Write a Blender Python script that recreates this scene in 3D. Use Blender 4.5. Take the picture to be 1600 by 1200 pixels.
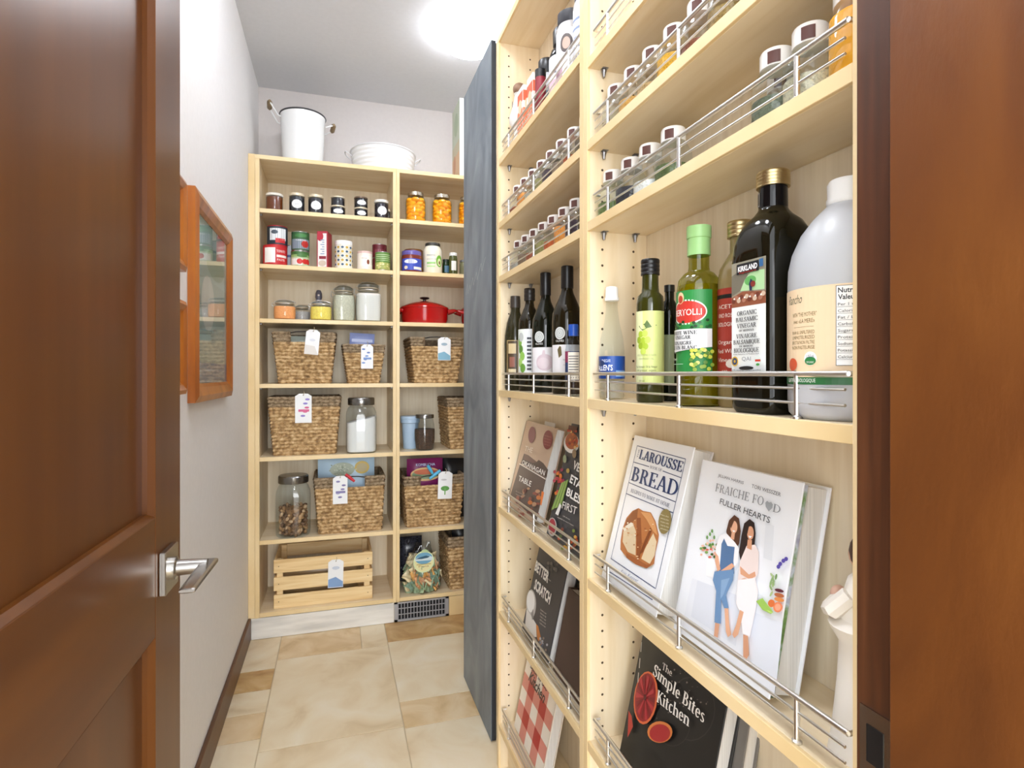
import bpy, math, random
from math import sin, cos, tan, atan, atan2, pi, radians, sqrt
from mathutils import Vector, Matrix
import numpy as np
random.seed(7)
scene = bpy.context.scene
for o in list(bpy.data.objects): bpy.data.objects.remove(o)

# ---------------------------------------------------------------- camera, world, lights, exposure
F = 898.0; HZ = 584.0; AL = radians(17.03); CH = 1.22
cam = bpy.data.cameras.new('camera'); camo = bpy.data.objects.new('camera', cam)
scene.collection.objects.link(camo); scene.camera = camo
cam.sensor_width = 36.0; cam.lens = F / 1600 * 36.0
cam.shift_y = -(600 - HZ) / 1600.0
cam.clip_start = 0.02
camo.location = (0, 0, CH); camo.rotation_euler = (pi / 2, 0, -AL)

scene.view_settings.view_transform = 'Standard'; scene.view_settings.look = 'None'
scene.view_settings.exposure = 1.38; scene.view_settings.gamma = 1.0
scene.view_settings.use_curve_mapping = False
scene.cycles.use_denoising = True
scene.cycles.max_bounces = 10; scene.cycles.diffuse_bounces = 6; scene.cycles.glossy_bounces = 4
scene.cycles.transmission_bounces = 6; scene.cycles.transparent_max_bounces = 24
scene.cycles.caustics_reflective = False; scene.cycles.caustics_refractive = False
scene.cycles.sample_clamp_indirect = 6.0

W = bpy.data.worlds.new('world'); scene.world = W; W.use_nodes = True
bg = W.node_tree.nodes['Background']; bg.inputs[0].default_value = (0.93, 0.965, 1.0, 1); bg.inputs[1].default_value = 1.5

def area_light(name, loc, rot, size, power, color, sy=None):
    l = bpy.data.lights.new(name, 'AREA'); l.size = size; l.energy = power; l.color = color
    if sy: l.shape = 'RECTANGLE'; l.size_y = sy
    o = bpy.data.objects.new(name, l); scene.collection.objects.link(o); o.location = loc; o.rotation_euler = rot
    return o
# fill light added in the hall behind the camera, and the photographer's soft flash
area_light('hall_fill_light', (-0.1, -4.2, 1.5), (radians(90), 0, 0), 3.0, 95, (0.93, 0.965, 1.0), 2.4)
area_light('camera_flash_softbox', (-0.22, -0.62, 1.62), (radians(84), 0, radians(-14)), 0.7, 0.9, (0.93, 0.965, 1.0), 0.5)

# ---------------------------------------------------------------- photo geometry helpers
def ang(px): return atan((px - 800) / F) + AL
def bx(px, Y): return Y * tan(ang(px))
def ry(px, X): return X / tan(ang(px))
def dep(X, Y): return X * sin(AL) + Y * cos(AL)
def zat(y, X, Y): return CH - (y - HZ) * dep(X, Y) / F

# ---------------------------------------------------------------- materials
def lin(c):
    if isinstance(c, str):
        c = c.lstrip('#'); c = tuple(int(c[i:i + 2], 16) / 255 for i in (0, 2, 4))
    return tuple((x / 12.92 if x <= 0.04045 else ((x + 0.055) / 1.055) ** 2.4) for x in c[:3]) + (1.0,)
_M = {}
def nm(name):
    m = bpy.data.materials.new(name); m.use_nodes = True
    return m, m.node_tree, m.node_tree.nodes['Principled BSDF']
def plain(c, rough=0.5, metal=0.0, name=None, coat=0.0, spec=None):
    k = (c, rough, metal, coat, spec)
    if k not in _M:
        m, nt, b = nm(name or 'paint')
        b.inputs['Base Color'].default_value = lin(c); b.inputs['Roughness'].default_value = rough
        b.inputs['Metallic'].default_value = metal; b.inputs['Coat Weight'].default_value = coat
        if spec is not None: b.inputs['Specular IOR Level'].default_value = spec
        _M[k] = m
    return _M[k]
def noisy(name, cols, scale=(1, 1, 1), nscale=5.0, detail=4, rough=0.5, bump=0.0, metal=0.0, coat=0.0, pos=None, bscale=None, coat_rough=0.1, spec=None, dist=0.0):
    if name in _M: return _M[name]
    m, nt, b = nm(name); N = nt.nodes; L = nt.links
    tc = N.new('ShaderNodeTexCoord'); mp = N.new('ShaderNodeMapping'); mp.inputs['Scale'].default_value = scale
    oi = N.new('ShaderNodeObjectInfo'); ad = N.new('ShaderNodeVectorMath'); ad.operation = 'ADD'
    mu = N.new('ShaderNodeMath'); mu.operation = 'MULTIPLY'; mu.inputs[1].default_value = 13.0
    L.new(oi.outputs['Random'], mu.inputs[0]); L.new(tc.outputs['Object'], mp.inputs[0])
    L.new(mp.outputs[0], ad.inputs[0]); L.new(mu.outputs[0], ad.inputs[1])
    nz = N.new('ShaderNodeTexNoise'); nz.inputs['Scale'].default_value = nscale; nz.inputs['Detail'].default_value = detail
    nz.inputs['Distortion'].default_value = dist
    L.new(ad.outputs[0], nz.inputs['Vector'])
    cr = N.new('ShaderNodeValToRGB'); n = len(cols)
    pos = pos or [0.3 + 0.4 * i / (n - 1) for i in range(n)]
    while len(cr.color_ramp.elements) < n: cr.color_ramp.elements.new(0.5)
    for i, c in enumerate(cols): cr.color_ramp.elements[i].position = pos[i]; cr.color_ramp.elements[i].color = lin(c)
    L.new(nz.outputs['Fac'], cr.inputs[0]); L.new(cr.outputs[0], b.inputs['Base Color'])
    b.inputs['Roughness'].default_value = rough; b.inputs['Metallic'].default_value = metal
    b.inputs['Coat Weight'].default_value = coat; b.inputs['Coat Roughness'].default_value = coat_rough
    if spec is not None: b.inputs['Specular IOR Level'].default_value = spec
    if bump:
        bp = N.new('ShaderNodeBump'); bp.inputs['Strength'].default_value = bump; bp.inputs['Distance'].default_value = 0.002
        if bscale:
            n2 = N.new('ShaderNodeTexNoise'); n2.inputs['Scale'].default_value = bscale; n2.inputs['Detail'].default_value = 3
            L.new(ad.outputs[0], n2.inputs['Vector']); L.new(n2.outputs['Fac'], bp.inputs['Height'])
        else: L.new(nz.outputs['Fac'], bp.inputs['Height'])
        L.new(bp.outputs[0], b.inputs['Normal'])
    _M[name] = m
    return m
def glass(c='#ffffff', name='clear_glass', ior=1.45, rough=0.02, gain=1.0):
    k = ('glass', c, ior, rough)
    if k not in _M:
        m, nt, b = nm(name); N = nt.nodes; L = nt.links; N.remove(b)
        tr = N.new('ShaderNodeBsdfTransparent'); tr.inputs[0].default_value = lin(c)
        gl = N.new('ShaderNodeBsdfGlossy'); gl.inputs['Roughness'].default_value = rough
        fr = N.new('ShaderNodeFresnel'); fr.inputs[0].default_value = ior
        g_ = N.new('ShaderNodeNewGeometry'); iv = N.new('ShaderNodeMath'); iv.operation = 'SUBTRACT'; iv.inputs[0].default_value = 1.0; L.new(g_.outputs['Backfacing'], iv.inputs[1])
        ml = N.new('ShaderNodeMath'); ml.operation = 'MULTIPLY'; L.new(fr.outputs[0], ml.inputs[0]); L.new(iv.outputs[0], ml.inputs[1])
        mx = N.new('ShaderNodeMixShader'); L.new(ml.outputs[0], mx.inputs[0]); L.new(tr.outputs[0], mx.inputs[1]); L.new(gl.outputs[0], mx.inputs[2])
        L.new(mx.outputs[0], N['Material Output'].inputs[0]); _M[k] = m
    return _M[k]
def translucent(c, mixv, rough=0.3, name='plastic'):
    k = ('tl', c, mixv)
    if k not in _M:
        m, nt, b = nm(name); N = nt.nodes; L = nt.links
        b.inputs['Base Color'].default_value = lin(c); b.inputs['Roughness'].default_value = rough
        tr = N.new('ShaderNodeBsdfTransparent'); tr.inputs[0].default_value = lin(c)
        mx = N.new('ShaderNodeMixShader'); mx.inputs[0].default_value = mixv
        L.new(b.outputs[0], mx.inputs[1]); L.new(tr.outputs[0], mx.inputs[2]); L.new(mx.outputs[0], N['Material Output'].inputs[0]); _M[k] = m
    return _M[k]
def emit(c, s, name='lamp_glow'):
    m, nt, b = nm(name); b.inputs['Base Color'].default_value = lin(c)
    b.inputs['Emission Color'].default_value = lin(c); b.inputs['Emission Strength'].default_value = s
    return m

MAP = ['#dcc7a0', '#e6d4b3', '#ecddc1']
wood_z = noisy('maple_upright_grain', MAP, (5, 5, 0.5), 6, 5, 0.42, dist=0.4)
wood_y = noisy('maple_long_grain_y', MAP, (5, 0.5, 5), 6, 5, 0.42, dist=0.4)
wood_x = noisy('maple_long_grain_x', MAP, (0.5, 5, 5), 6, 5, 0.42, dist=0.4)
wood_edge = noisy('maple_edge', ['#ddc18c', '#e5cb9a', '#ead3a6'], (1.2, 1.2, 1.2), 4, 3, 0.4)
wood_back = noisy('maple_back_panel', ['#e0d1b4', '#e8dabf', '#eee2ca'], (14, 14, 0.7), 5, 5, 0.5, dist=0.3)
wood_kick = noisy('whitewashed_wood', ['#c8c6c0', '#e0ddd6', '#eceae4'], (0.8, 4, 6), 5, 5, 0.5)
pine = noisy('pine_slat', ['#d8b47c', '#e9cb96', '#f1d9aa'], (0.5, 4, 7), 7, 5, 0.55, dist=0.6)
cherry = noisy('door_brown_lacquer', ['#4f2908', '#58300b', '#60360e'], (4, 4, 0.3), 4, 4, 0.3, spec=0.4)
cherry_h = noisy('door_rail_lacquer', ['#4f2908', '#58300b', '#60360e'], (4, 0.3, 4), 4, 4, 0.3, spec=0.4)
jamb_d = noisy('jamb_dark_wood', ['#351a0b', '#462511', '#553018'], (9, 9, 0.45), 7, 6, 0.4, dist=0.5, coat=0.15, coat_rough=0.3)
jamb_m = noisy('jamb_figured_wood', ['#4e290d', '#5c3210', '#693c15'], (2.0, 2.0, 0.8), 4, 8, 0.38, bump=0.15, bscale=90, dist=0.8, coat=0.2, coat_rough=0.28)
base_m = noisy('baseboard_wood', ['#54351f', '#6b4730'], (4, 0.5, 4), 4, 4, 0.4)
frame_m = noisy('picture_frame_wood', ['#8d4a12', '#a35a18', '#b56b24'], (4, 4, 0.6), 5, 4, 0.3, coat=0.3)
wall_m = noisy('wall_paint', ['#e4e3e3', '#e7e6e6'], (1, 1, 1), 60, 2, 0.7, bump=0.04)
wallb_m = noisy('back_wall_paint', ['#d4cecb', '#d7d1ce'], (1, 1, 1), 60, 2, 0.7, bump=0.04)
ceil_m = noisy('ceiling_paint', ['#d6d8dc', '#d9dbdf'], (1, 1, 1), 60, 2, 0.8)
steel = plain('#e2e1de', 0.3, 1.0, 'brushed_steel'); chrome = plain('#dcdcde', 0.1, 1.0, 'chrome'); nickel = plain('#b8b5b0', 0.24, 1.0, 'satin_nickel')
zinc = plain('#9a9a9c', 0.35, 0.9, 'zinc'); gold = plain('#cdbb8e', 0.36, 1.0, 'gold_cap')
black = plain('#141416', 0.35, 0, 'black_plastic'); white = plain('#eeeeec', 0.4, 0, 'white_plastic')
paper = plain('#f2f1ee', 0.6, 0, 'paper'); blackboard = noisy('chalkboard', ['#687078', '#7b838a', '#8d959b'], (1, 1.6, 0.8), 3.0, 6, 0.6, dist=1.8)
blackedge = plain('#2b3038', 0.5, 0, 'chalkboard_edge')
G = glass('#f6f9f9', 'jar_glass', 1.5)
# ---------------------------------------------------------------- mesh builder
class MB:
    def __init__(s): s.v = []; s.f = []; s.mi = []; s.mats = []
    def mat(s, m):
        if m not in s.mats: s.mats.append(m)
        return s.mats.index(m)
    def add(s, vs, fs, m):
        k = len(s.v); i = s.mat(m); s.v += [tuple(p) for p in vs]
        for f in fs: s.f.append(tuple(a + k for a in f)); s.mi.append(i)
    def box(s, x0, x1, y0, y1, z0, z1, m, M=None):
        vs = [(x, y, z) for z in (z0, z1) for y in (y0, y1) for x in (x0, x1)]
        if M: vs = [M @ Vector(p) for p in vs]
        s.add(vs, [(0, 2, 3, 1), (4, 5, 7, 6), (0, 1, 5, 4), (1, 3, 7, 5), (3, 2, 6, 7), (2, 0, 4, 6)], m); return s
    def loft(s, rings, m, n=28, c=(0, 0, 0), cap0=True, cap1=True, M=None):
        # rings: (z, rx, ry, p) with p the superellipse exponent, or (r, z) pairs
        vs = []; R = []
        for r in rings:
            if len(r) == 2: R.append((r[1], r[0], r[0], 2))
            else: R.append(r)
        for (z, rx, ry_, p) in R:
            for i in range(n):
                t = 2 * pi * i / n; ct, st = cos(t), sin(t)
                k = (abs(ct) ** p + abs(st) ** p) ** (-1.0 / p)
                q = Vector((c[0] + rx * ct * k, c[1] + ry_ * st * k, c[2] + z))
                vs.append(M @ q if M else q)
        fs = []
        for j in range(len(R) - 1):
            for i in range(n):
                a = j * n + i; b = j * n + (i + 1) % n
                fs.append((a, b, b + n, a + n))
        if cap0 and R[0][1] > 1e-5: fs.append(tuple(reversed(range(n))))
        if cap1 and R[-1][1] > 1e-5: fs.append(tuple((len(R) - 1) * n + i for i in range(n)))
        s.add(vs, fs, m); return s
    def tube(s, pts, r, m, n=8, closed=False, caps=True):
        pts = [Vector(p) for p in pts]; N = len(pts); vs = []
        up = None
        for i, p in enumerate(pts):
            if closed: d = (pts[(i + 1) % N] - pts[i - 1])
            else: d = pts[min(i + 1, N - 1)] - pts[max(i - 1, 0)]
            d.normalize()
            if up is None: up = Vector((0, 0, 1)) if abs(d.z) < 0.9 else Vector((1, 0, 0))
            a = d.cross(up); 
            if a.length < 1e-6: a = d.orthogonal()
            a.normalize(); b = a.cross(d); up = b if abs(b.length) > 0 else up
            rr = r[i] if isinstance(r, (list, tuple)) else r
            for k in range(n):
                t = 2 * pi * k / n; vs.append(p + a * cos(t) * rr + b * sin(t) * rr)
        fs = []
        for j in range(N if closed else N - 1):
            for k in range(n):
                a = j * n + k; b = j * n + (k + 1) % n; c_ = ((j + 1) % N) * n
                fs.append((a, b, c_ + (k + 1) % n, c_ + k))
        if not closed and caps: fs += [tuple(range(n))[::-1], tuple((N - 1) * n + k for k in range(n))]
        s.add(vs, fs, m); return s
    def ball(s, c, r, m, seg=12, rg=8, M=None):
        rx, ry_, rz = r if isinstance(r, tuple) else (r, r, r)
        vs = []; fs = []
        for j in range(rg + 1):
            ph = -pi / 2 + pi * j / rg
            for i in range(seg):
                t = 2 * pi * i / seg; q = Vector((rx * cos(ph) * cos(t), ry_ * cos(ph) * sin(t), rz * sin(ph)))
                if M: q = M @ q
                vs.append(q + Vector(c))
        for j in range(rg):
            for i in range(seg):
                a = j * seg + i; b = j * seg + (i + 1) % seg; fs.append((a, b, b + seg, a + seg))
        s.add(vs, fs, m); return s
    def ob(s, name, parent=None, smooth=True, bev=0.0, kind=None, label=None, sharp=38):
        me = bpy.data.meshes.new(name); me.from_pydata(s.v, [], s.f)
        for m in s.mats: me.materials.append(m)
        me.polygons.foreach_set('material_index', s.mi); me.update()
        if smooth: me.shade_smooth(); me.set_sharp_from_angle(angle=radians(sharp))
        o = bpy.data.objects.new(name, me); scene.collection.objects.link(o)
        if parent: o.parent = parent
        if bev:
            b = o.modifiers.new('bevel', 'BEVEL'); b.width = bev; b.segments = 1; b.limit_method = 'ANGLE'
        if kind: o['kind'] = kind
        if label: o['label'] = label
        return o
def box_ob(name, x0, x1, y0, y1, z0, z1, m, parent=None, bev=0.0, **k):
    return MB().box(x0, x1, y0, y1, z0, z1, m).ob(name, parent, False, bev, **k)
def tag(o, label, cat, group=None):
    o['label'] = label; o['category'] = cat
    if group: o['group'] = group
    return o
def thing(name, label, cat, loc=(0, 0, 0), rz=0.0, group=None):
    o = bpy.data.objects.new(name, None); o.empty_display_size = 0.05; scene.collection.objects.link(o)
    o.location = loc; o.rotation_euler = (0, 0, rz); return tag(o, label, cat, group)
def structure(o): o['kind'] = 'structure'; return o
def dup_part(o, parent, loc=None, rot=None):
    c = o.copy(); scene.collection.objects.link(c); c.parent = parent
    if loc is not None: c.location = loc
    if rot is not None: c.rotation_euler = rot
    return c
RR = -pi / 2      # right-hand unit: local -Y faces the aisle
ORD = ['first', 'second', 'third', 'fourth', 'fifth', 'sixth', 'seventh', 'eighth', 'ninth', 'tenth']

# ---------------------------------------------------------------- flat print (labels, covers)
_T = {}
def _serif():
    """a small stroke-built roman alphabet: thick stems, thin hairlines, slab serifs (cap height 0.7)"""
    T, t = .105, .038; G_ = {}
    def q(L, a, b, c, d): L.append([a, b, c, d])
    def S(L, x, y0, y1, w=T): q(L, (x - w / 2, y0), (x + w / 2, y0), (x + w / 2, y1), (x - w / 2, y1))
    def Hh(L, x0, x1, y, w=t): q(L, (x0, y - w / 2), (x1, y - w / 2), (x1, y + w / 2), (x0, y + w / 2))
    def Dg(L, x0, y0, x1, y1, w=T): q(L, (x0 - w / 2, y0), (x0 + w / 2, y0), (x1 + w / 2, y1), (x1 - w / 2, y1))
    def Ar(L, cx, cy, rx, ry_, a0, a1, wh=T, wv=t):
        n = max(4, int(abs(a1 - a0) / 18))
        for i in range(n):
            A, B = radians(a0 + (a1 - a0) * i / n), radians(a0 + (a1 - a0) * (i + 1) / n)
            q(L, (cx + rx * cos(A), cy + ry_ * sin(A)), (cx + rx * cos(B), cy + ry_ * sin(B)), (cx + (rx - wh) * cos(B), cy + (ry_ - wv) * sin(B)), (cx + (rx - wh) * cos(A), cy + (ry_ - wv) * sin(A)))
    def F_(L, x, *ys):
        for y in ys: Hh(L, x - .105, x + .105, y)
    b, u, m = .019, .681, .35
    def g(ch, w, f): L = []; f(L); G_[ch] = (w, L)
    g('L', .56, lambda L: (S(L, .14, 0, .7), F_(L, .14, b, u), Hh(L, .14, .5, b), S(L, .49, 0, .19, t)))
    g('A', .66, lambda L: (Dg(L, .09, 0, .31, .7, t + .01), Dg(L, .55, 0, .33, .7), Hh(L, .15, .48, .23), F_(L, .09, b), F_(L, .55, b)))
    g('R', .64, lambda L: (S(L, .14, 0, .7), F_(L, .14, b, u), Hh(L, .14, .28, u), Hh(L, .14, .28, m), Ar(L, .27, .516, .22, .184, -90, 90), Dg(L, .52, 0, .32, m), F_(L, .54, b)))
    g('O', .70, lambda L: Ar(L, .34, m, .31, .36, 0, 360)); g('Q', .70, lambda L: (Ar(L, .34, m, .31, .36, 0, 360), Dg(L, .58, -.1, .36, .12, .09)))
    g('U', .66, lambda L: (S(L, .14, .2, .7), F_(L, .14, u), Ar(L, .32, .22, .232, .23, 180, 360, .09), S(L, .53, .2, .7, t), F_(L, .53, u)))
    g('S', .52, lambda L: (Ar(L, .25, .525, .19, .185, 25, 250, .09), Ar(L, .25, .18, .21, .19, -155, 75, .09), Dg(L, .38, .24, .17, .46, .13), S(L, .43, .5, .7, t), S(L, .05, 0, .2, t)))
    g('E', .58, lambda L: (S(L, .14, 0, .7), F_(L, .14, b, u), Hh(L, .14, .5, b), Hh(L, .14, .48, u), Hh(L, .14, .38, m), S(L, .50, 0, .17, t), S(L, .48, .54, .7, t), S(L, .37, .27, .43, t)))
    g('F', .54, lambda L: (S(L, .14, 0, .7), F_(L, .14, b, u), Hh(L, .14, .48, u), Hh(L, .14, .38, m), S(L, .48, .52, .7, t), S(L, .37, .27, .43, t)))
    g('B', .62, lambda L: (S(L, .14, 0, .7), F_(L, .14, b, u), Hh(L, .14, .28, u), Hh(L, .14, .3, .37), Hh(L, .14, .3, b), Ar(L, .26, .532, .21, .168, -90, 90), Ar(L, .28, .19, .26, .19, -90, 90)))
    g('D', .70, lambda L: (S(L, .14, 0, .7), F_(L, .14, b, u), Hh(L, .14, .28, u), Hh(L, .14, .28, b), Ar(L, .26, m, .37, .35, -90, 90)))
    g('P', .58, lambda L: (S(L, .14, 0, .7), F_(L, .14, b, u), Hh(L, .14, .28, u), Hh(L, .14, .28, .31), Ar(L, .27, .496, .22, .204, -90, 90)))
    g('C', .64, lambda L: (Ar(L, .34, m, .30, .36, 42, 318), S(L, .56, .5, .7, t), S(L, .56, .0, .16, t)))
    g('G', .70, lambda L: (Ar(L, .34, m, .30, .36, 42, 318), S(L, .56, .5, .7, t), S(L, .56, .05, .3, .09), F_(L, .56, .31)))
    g('H', .74, lambda L: (S(L, .14, 0, .7), S(L, .58, 0, .7), F_(L, .14, b, u), F_(L, .58, b, u), Hh(L, .14, .58, m)))
    g('I', .30, lambda L: (S(L, .14, 0, .7), F_(L, .14, b, u)))
    g('K', .68, lambda L: (S(L, .14, 0, .7), F_(L, .14, b, u), Dg(L, .18, .28, .52, .7, t + .01), Dg(L, .56, 0, .30, .42), F_(L, .53, u), F_(L, .57, b)))
    g('N', .72, lambda L: (S(L, .13, 0, .7, t), S(L, .57, 0, .7, t), Dg(L, .54, 0, .14, .7), F_(L, .13, b, u), F_(L, .57, u)))
    g('M', .86, lambda L: (S(L, .12, 0, .7, t), S(L, .72, 0, .7), Dg(L, .42, 0, .14, .7), Dg(L, .42, 0, .70, .7, t), F_(L, .12, b, u), F_(L, .72, b, u)))
    g('T', .60, lambda L: (S(L, .29, 0, .7), F_(L, .29, b), Hh(L, .04, .54, u), S(L, .05, .52, .7, t), S(L, .53, .52, .7, t)))
    g('V', .66, lambda L: (Dg(L, .30, 0, .09, .7), Dg(L, .32, 0, .55, .7, t), F_(L, .09, u), F_(L, .55, u)))
    g('W', .92, lambda L: (Dg(L, .27, 0, .09, .7), Dg(L, .29, 0, .45, .7, t), Dg(L, .63, 0, .45, .7), Dg(L, .65, 0, .82, .7, t), F_(L, .09, u), F_(L, .82, u)))
    x = .46
    def arch(L, x0, x1): Ar(L, (x0 + x1) / 2, x - .17, (x1 - x0) / 2 + T / 2, .17, 0, 180, T, .05); S(L, x1, 0, x - .16); F_(L, x1, b)
    g('h', .60, lambda L: (S(L, .12, 0, .72), F_(L, .12, b), Hh(L, .03, .12, .70), arch(L, .12, .46))); g('n', .60, lambda L: (S(L, .12, 0, x), F_(L, .12, b), Hh(L, .03, .12, x - .02), arch(L, .12, .46)))
    g('m', .90, lambda L: (S(L, .12, 0, x), F_(L, .12, b), Hh(L, .03, .12, x - .02), arch(L, .12, .44), arch(L, .44, .76)))
    g('i', .28, lambda L: (S(L, .13, 0, x), F_(L, .13, b), Hh(L, .03, .13, x - .02), Ar(L, .13, .62, .06, .06, 0, 360, .06, .06)))
    g('l', .28, lambda L: (S(L, .13, 0, .72), F_(L, .13, b), Hh(L, .03, .13, .70)))
    g('e', .50, lambda L: (Ar(L, .25, .23, .20, .24, 0, 320, .09), Hh(L, .08, .44, .25))); g('c', .48, lambda L: Ar(L, .25, .23, .20, .24, 45, 318, .09))
    g('p', .60, lambda L: (S(L, .12, -.2, x), F_(L, .12, -.18), Hh(L, .03, .12, x - .02), Ar(L, .28, .23, .23, .24, -120, 120)))
    g('t', .38, lambda L: (S(L, .16, .06, .6), Hh(L, .03, .33, x - .02), Ar(L, .25, .10, .145, .11, 180, 300, .09)))
    g('s', .42, lambda L: (Ar(L, .20, .35, .14, .12, 30, 250, .07), Ar(L, .20, .12, .16, .13, -150, 75, .07), Dg(L, .30, .16, .13, .31, .10)))
    g(' ', .28, lambda L: None)
    return G_
_SG = _serif()
def serif_glyphs(txt):
    vs = []; fs = []; x = 0.0
    for ch in txt:
        w, L = _SG.get(ch, _SG['I'])
        for qd in L: k = len(vs); vs += [(a + x, c) for a, c in qd]; fs.append((k, k + 1, k + 2, k + 3))
        x += w
    return vs, fs, min(v[0] for v in vs), max(v[0] for v in vs)
def glyphs(t, bold=0.0, shear=0.0):
    k = (t, bold, shear)
    if k in _T: return _T[k]
    if t[0] == '~': _T[k] = serif_glyphs(t[1:]); return _T[k]
    cu = bpy.data.curves.new('txt', 'FONT'); cu.body = t; cu.size = 1.0; cu.resolution_u = 2; cu.offset = bold; cu.shear = shear
    ob = bpy.data.objects.new('txt', cu); scene.collection.objects.link(ob)
    dg = bpy.context.evaluated_depsgraph_get(); e = ob.evaluated_get(dg); me = e.to_mesh()
    vs = [(v.co.x, v.co.y) for v in me.vertices]; fs = [tuple(p.vertices) for p in me.polygons]
    e.to_mesh_clear(); bpy.data.objects.remove(ob); bpy.data.curves.remove(cu)
    if vs:
        x0 = min(v[0] for v in vs); x1 = max(v[0] for v in vs)
    else: x0, x1 = 0, 1
    _T[k] = (vs, fs, x0, x1); return _T[k]
def homography(src, dst):
    A = []
    for (x, y), (u, v) in zip(src, dst):
        A.append([x, y, 1, 0, 0, 0, -u * x, -u * y, u]); A.append([0, 0, 0, x, y, 1, -v * x, -v * y, v])
    A = np.array(A, float); h = np.linalg.solve(A[:, :8], A[:, 8])
    def f(p):
        x, y = p; d = h[6] * x + h[7] * y + 1
        return ((h[0] * x + h[1] * y + h[2]) / d, (h[3] * x + h[4] * y + h[5]) / d)
    return f
class Art:
    def __init__(s, mp, q=None, rough=0.45):
        s.mb = MB(); s.mp = mp; s.q = q or (lambda p: p); s.k = 0; s.rough = rough
    def m(s, c): return c if not isinstance(c, str) else plain(c, s.rough, 0, 'print')
    def raw(s, pts, fs, c):
        s.k += 1; h = 0.00006 * s.k
        s.mb.add([s.mp(u, v, h) for u, v in pts], fs, s.m(c)); return s
    def poly(s, pts, c):
        P = [s.q(p) for p in pts]; ar = sum(P[i - 1][0] * P[i][1] - P[i][0] * P[i - 1][1] for i in range(len(P)))
        if ar < 0: P.reverse()
        return s.raw(P, [tuple(range(len(P)))], c)
    def rect(s, u0, v0, u1, v1, c, n=10):
        pts = []; 
        for i in range(n + 1):
            u = u0 + (u1 - u0) * i / n; pts += [(u, v0), (u, v1)]
        return s.raw(pts, [(2 * i, 2 * i + 2, 2 * i + 3, 2 * i + 1) for i in range(n)], c)
    def ell(s, cu, cv, ru, rv, c, n=14, q=False, rot=0.0):
        if q:
            P = [s.q((cu + ru * cos(t) * cos(rot) - rv * sin(t) * sin(rot), cv + ru * cos(t) * sin(rot) + rv * sin(t) * cos(rot))) for t in [2 * pi * i / 20 for i in range(20)]]
            ar = sum(P[i - 1][0] * P[i][1] - P[i][0] * P[i - 1][1] for i in range(len(P)))
            if ar < 0: P.reverse()
            return s.raw(P, [tuple(range(20))], c)
        pts = []
        for i in range(n + 1):
            t = -1 + 2 * i / n; t = sin(t * pi / 2); w = sqrt(max(0, 1 - t * t)) + 1e-3
            pts += [(cu + ru * t, cv - rv * w), (cu + ru * t, cv + rv * w)]
        return s.raw(pts, [(2 * i, 2 * i + 2, 2 * i + 3, 2 * i + 1) for i in range(n)], c)
    def line(s, a, b, w, c):
        a = Vector(s.q(a)); b = Vector(s.q(b)); d = (b - a).normalized(); n = Vector((-d.y, d.x)) * w / 2
        return s.raw([tuple(a - n), tuple(b - n), tuple(b + n), tuple(a + n)], [(0, 1, 2, 3)], c)
    def text(s, t, u, v, h, c, w=None, align='c', bold=0.0, shear=0.0):
        vs, fs, x0, x1 = glyphs(t, bold, shear); sc = h / 0.70; sx = sc
        if w: sx = w / (x1 - x0)
        wd = (x1 - x0) * sx; o = u - (wd / 2 if align == 'c' else 0 if align == 'l' else wd)
        return s.raw([(o + (x - x0) * sx, v + y * sc) for x, y in vs], fs, c)
    def fit(s, t, p0, p1, hp, c, bold=0.0, shear=0.0):
        vs, fs, x0, x1 = glyphs(t, bold, shear)
        a = Vector(s.q(p0)); b = Vector(s.q(p1)); e = Vector(s.q((p0[0], p0[1] - hp))) - a
        d = (b - a); hh = abs(e.y); n = Vector((-d.y, d.x)).normalized()
        out = []
        for x, y in vs:
            r = a + d * ((x - x0) / (x1 - x0)) + n * (y / 0.70 * hh); out.append((r.x, r.y))
        return s.raw(out, fs, c)
    def ob(s, name, parent, label=None): return s.mb.ob(name, parent, False, label=label)
def cyl(R, a0=0.0, z0=0.0):
    def f(u, v, h): t = u / R + a0; r = R + h + 0.0004; return Vector((r * sin(t), -r * cos(t), v + z0))
    return f
def flatmap(y=0.0, x0=0.0, z0=0.0):
    def f(u, v, h): return Vector((x0 + u, y - h - 0.0003, z0 + v))
    return f

# ================================================================ room shell
WL = -0.385; YB = 3.24; CZ = 2.71; WR = 0.63; XA = 0.945; YF = 0.397
fl = structure(box_ob('floor', -1.6, 1.6, -1.6, YB + .1, -0.06, -0.004, plain('#cdbd9e', 0.8, 0, 'grout')))
tiles_m = [noisy('travertine_cream', ['#d2bc96', '#e0cead', '#e6d8bb', '#eadfc8'], (1, 1, 1), 5, 8, 0.42, bump=.08, dist=0.8, bscale=40),
           noisy('travertine_tan', ['#c3a375', '#d2b68a', '#dcc39b', '#e3cfad'], (1, 1, 1), 7, 8, 0.42, bump=.1, dist=1.0, bscale=40),
           noisy('travertine_brown', ['#a8824e', '#ba9462', '#c7a571', '#d2b586'], (1, 1, 1), 9, 8, 0.45, bump=.12, dist=1.0, bscale=40)]
def tile(x0, x1, y0, y1, k):
    g = 0.0018
    box_ob('floor_tile', x0 + g, x1 - g, y0 + g, y1 - g, -0.004, 0.0, tiles_m[k], fl, 0.0008)
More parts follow.
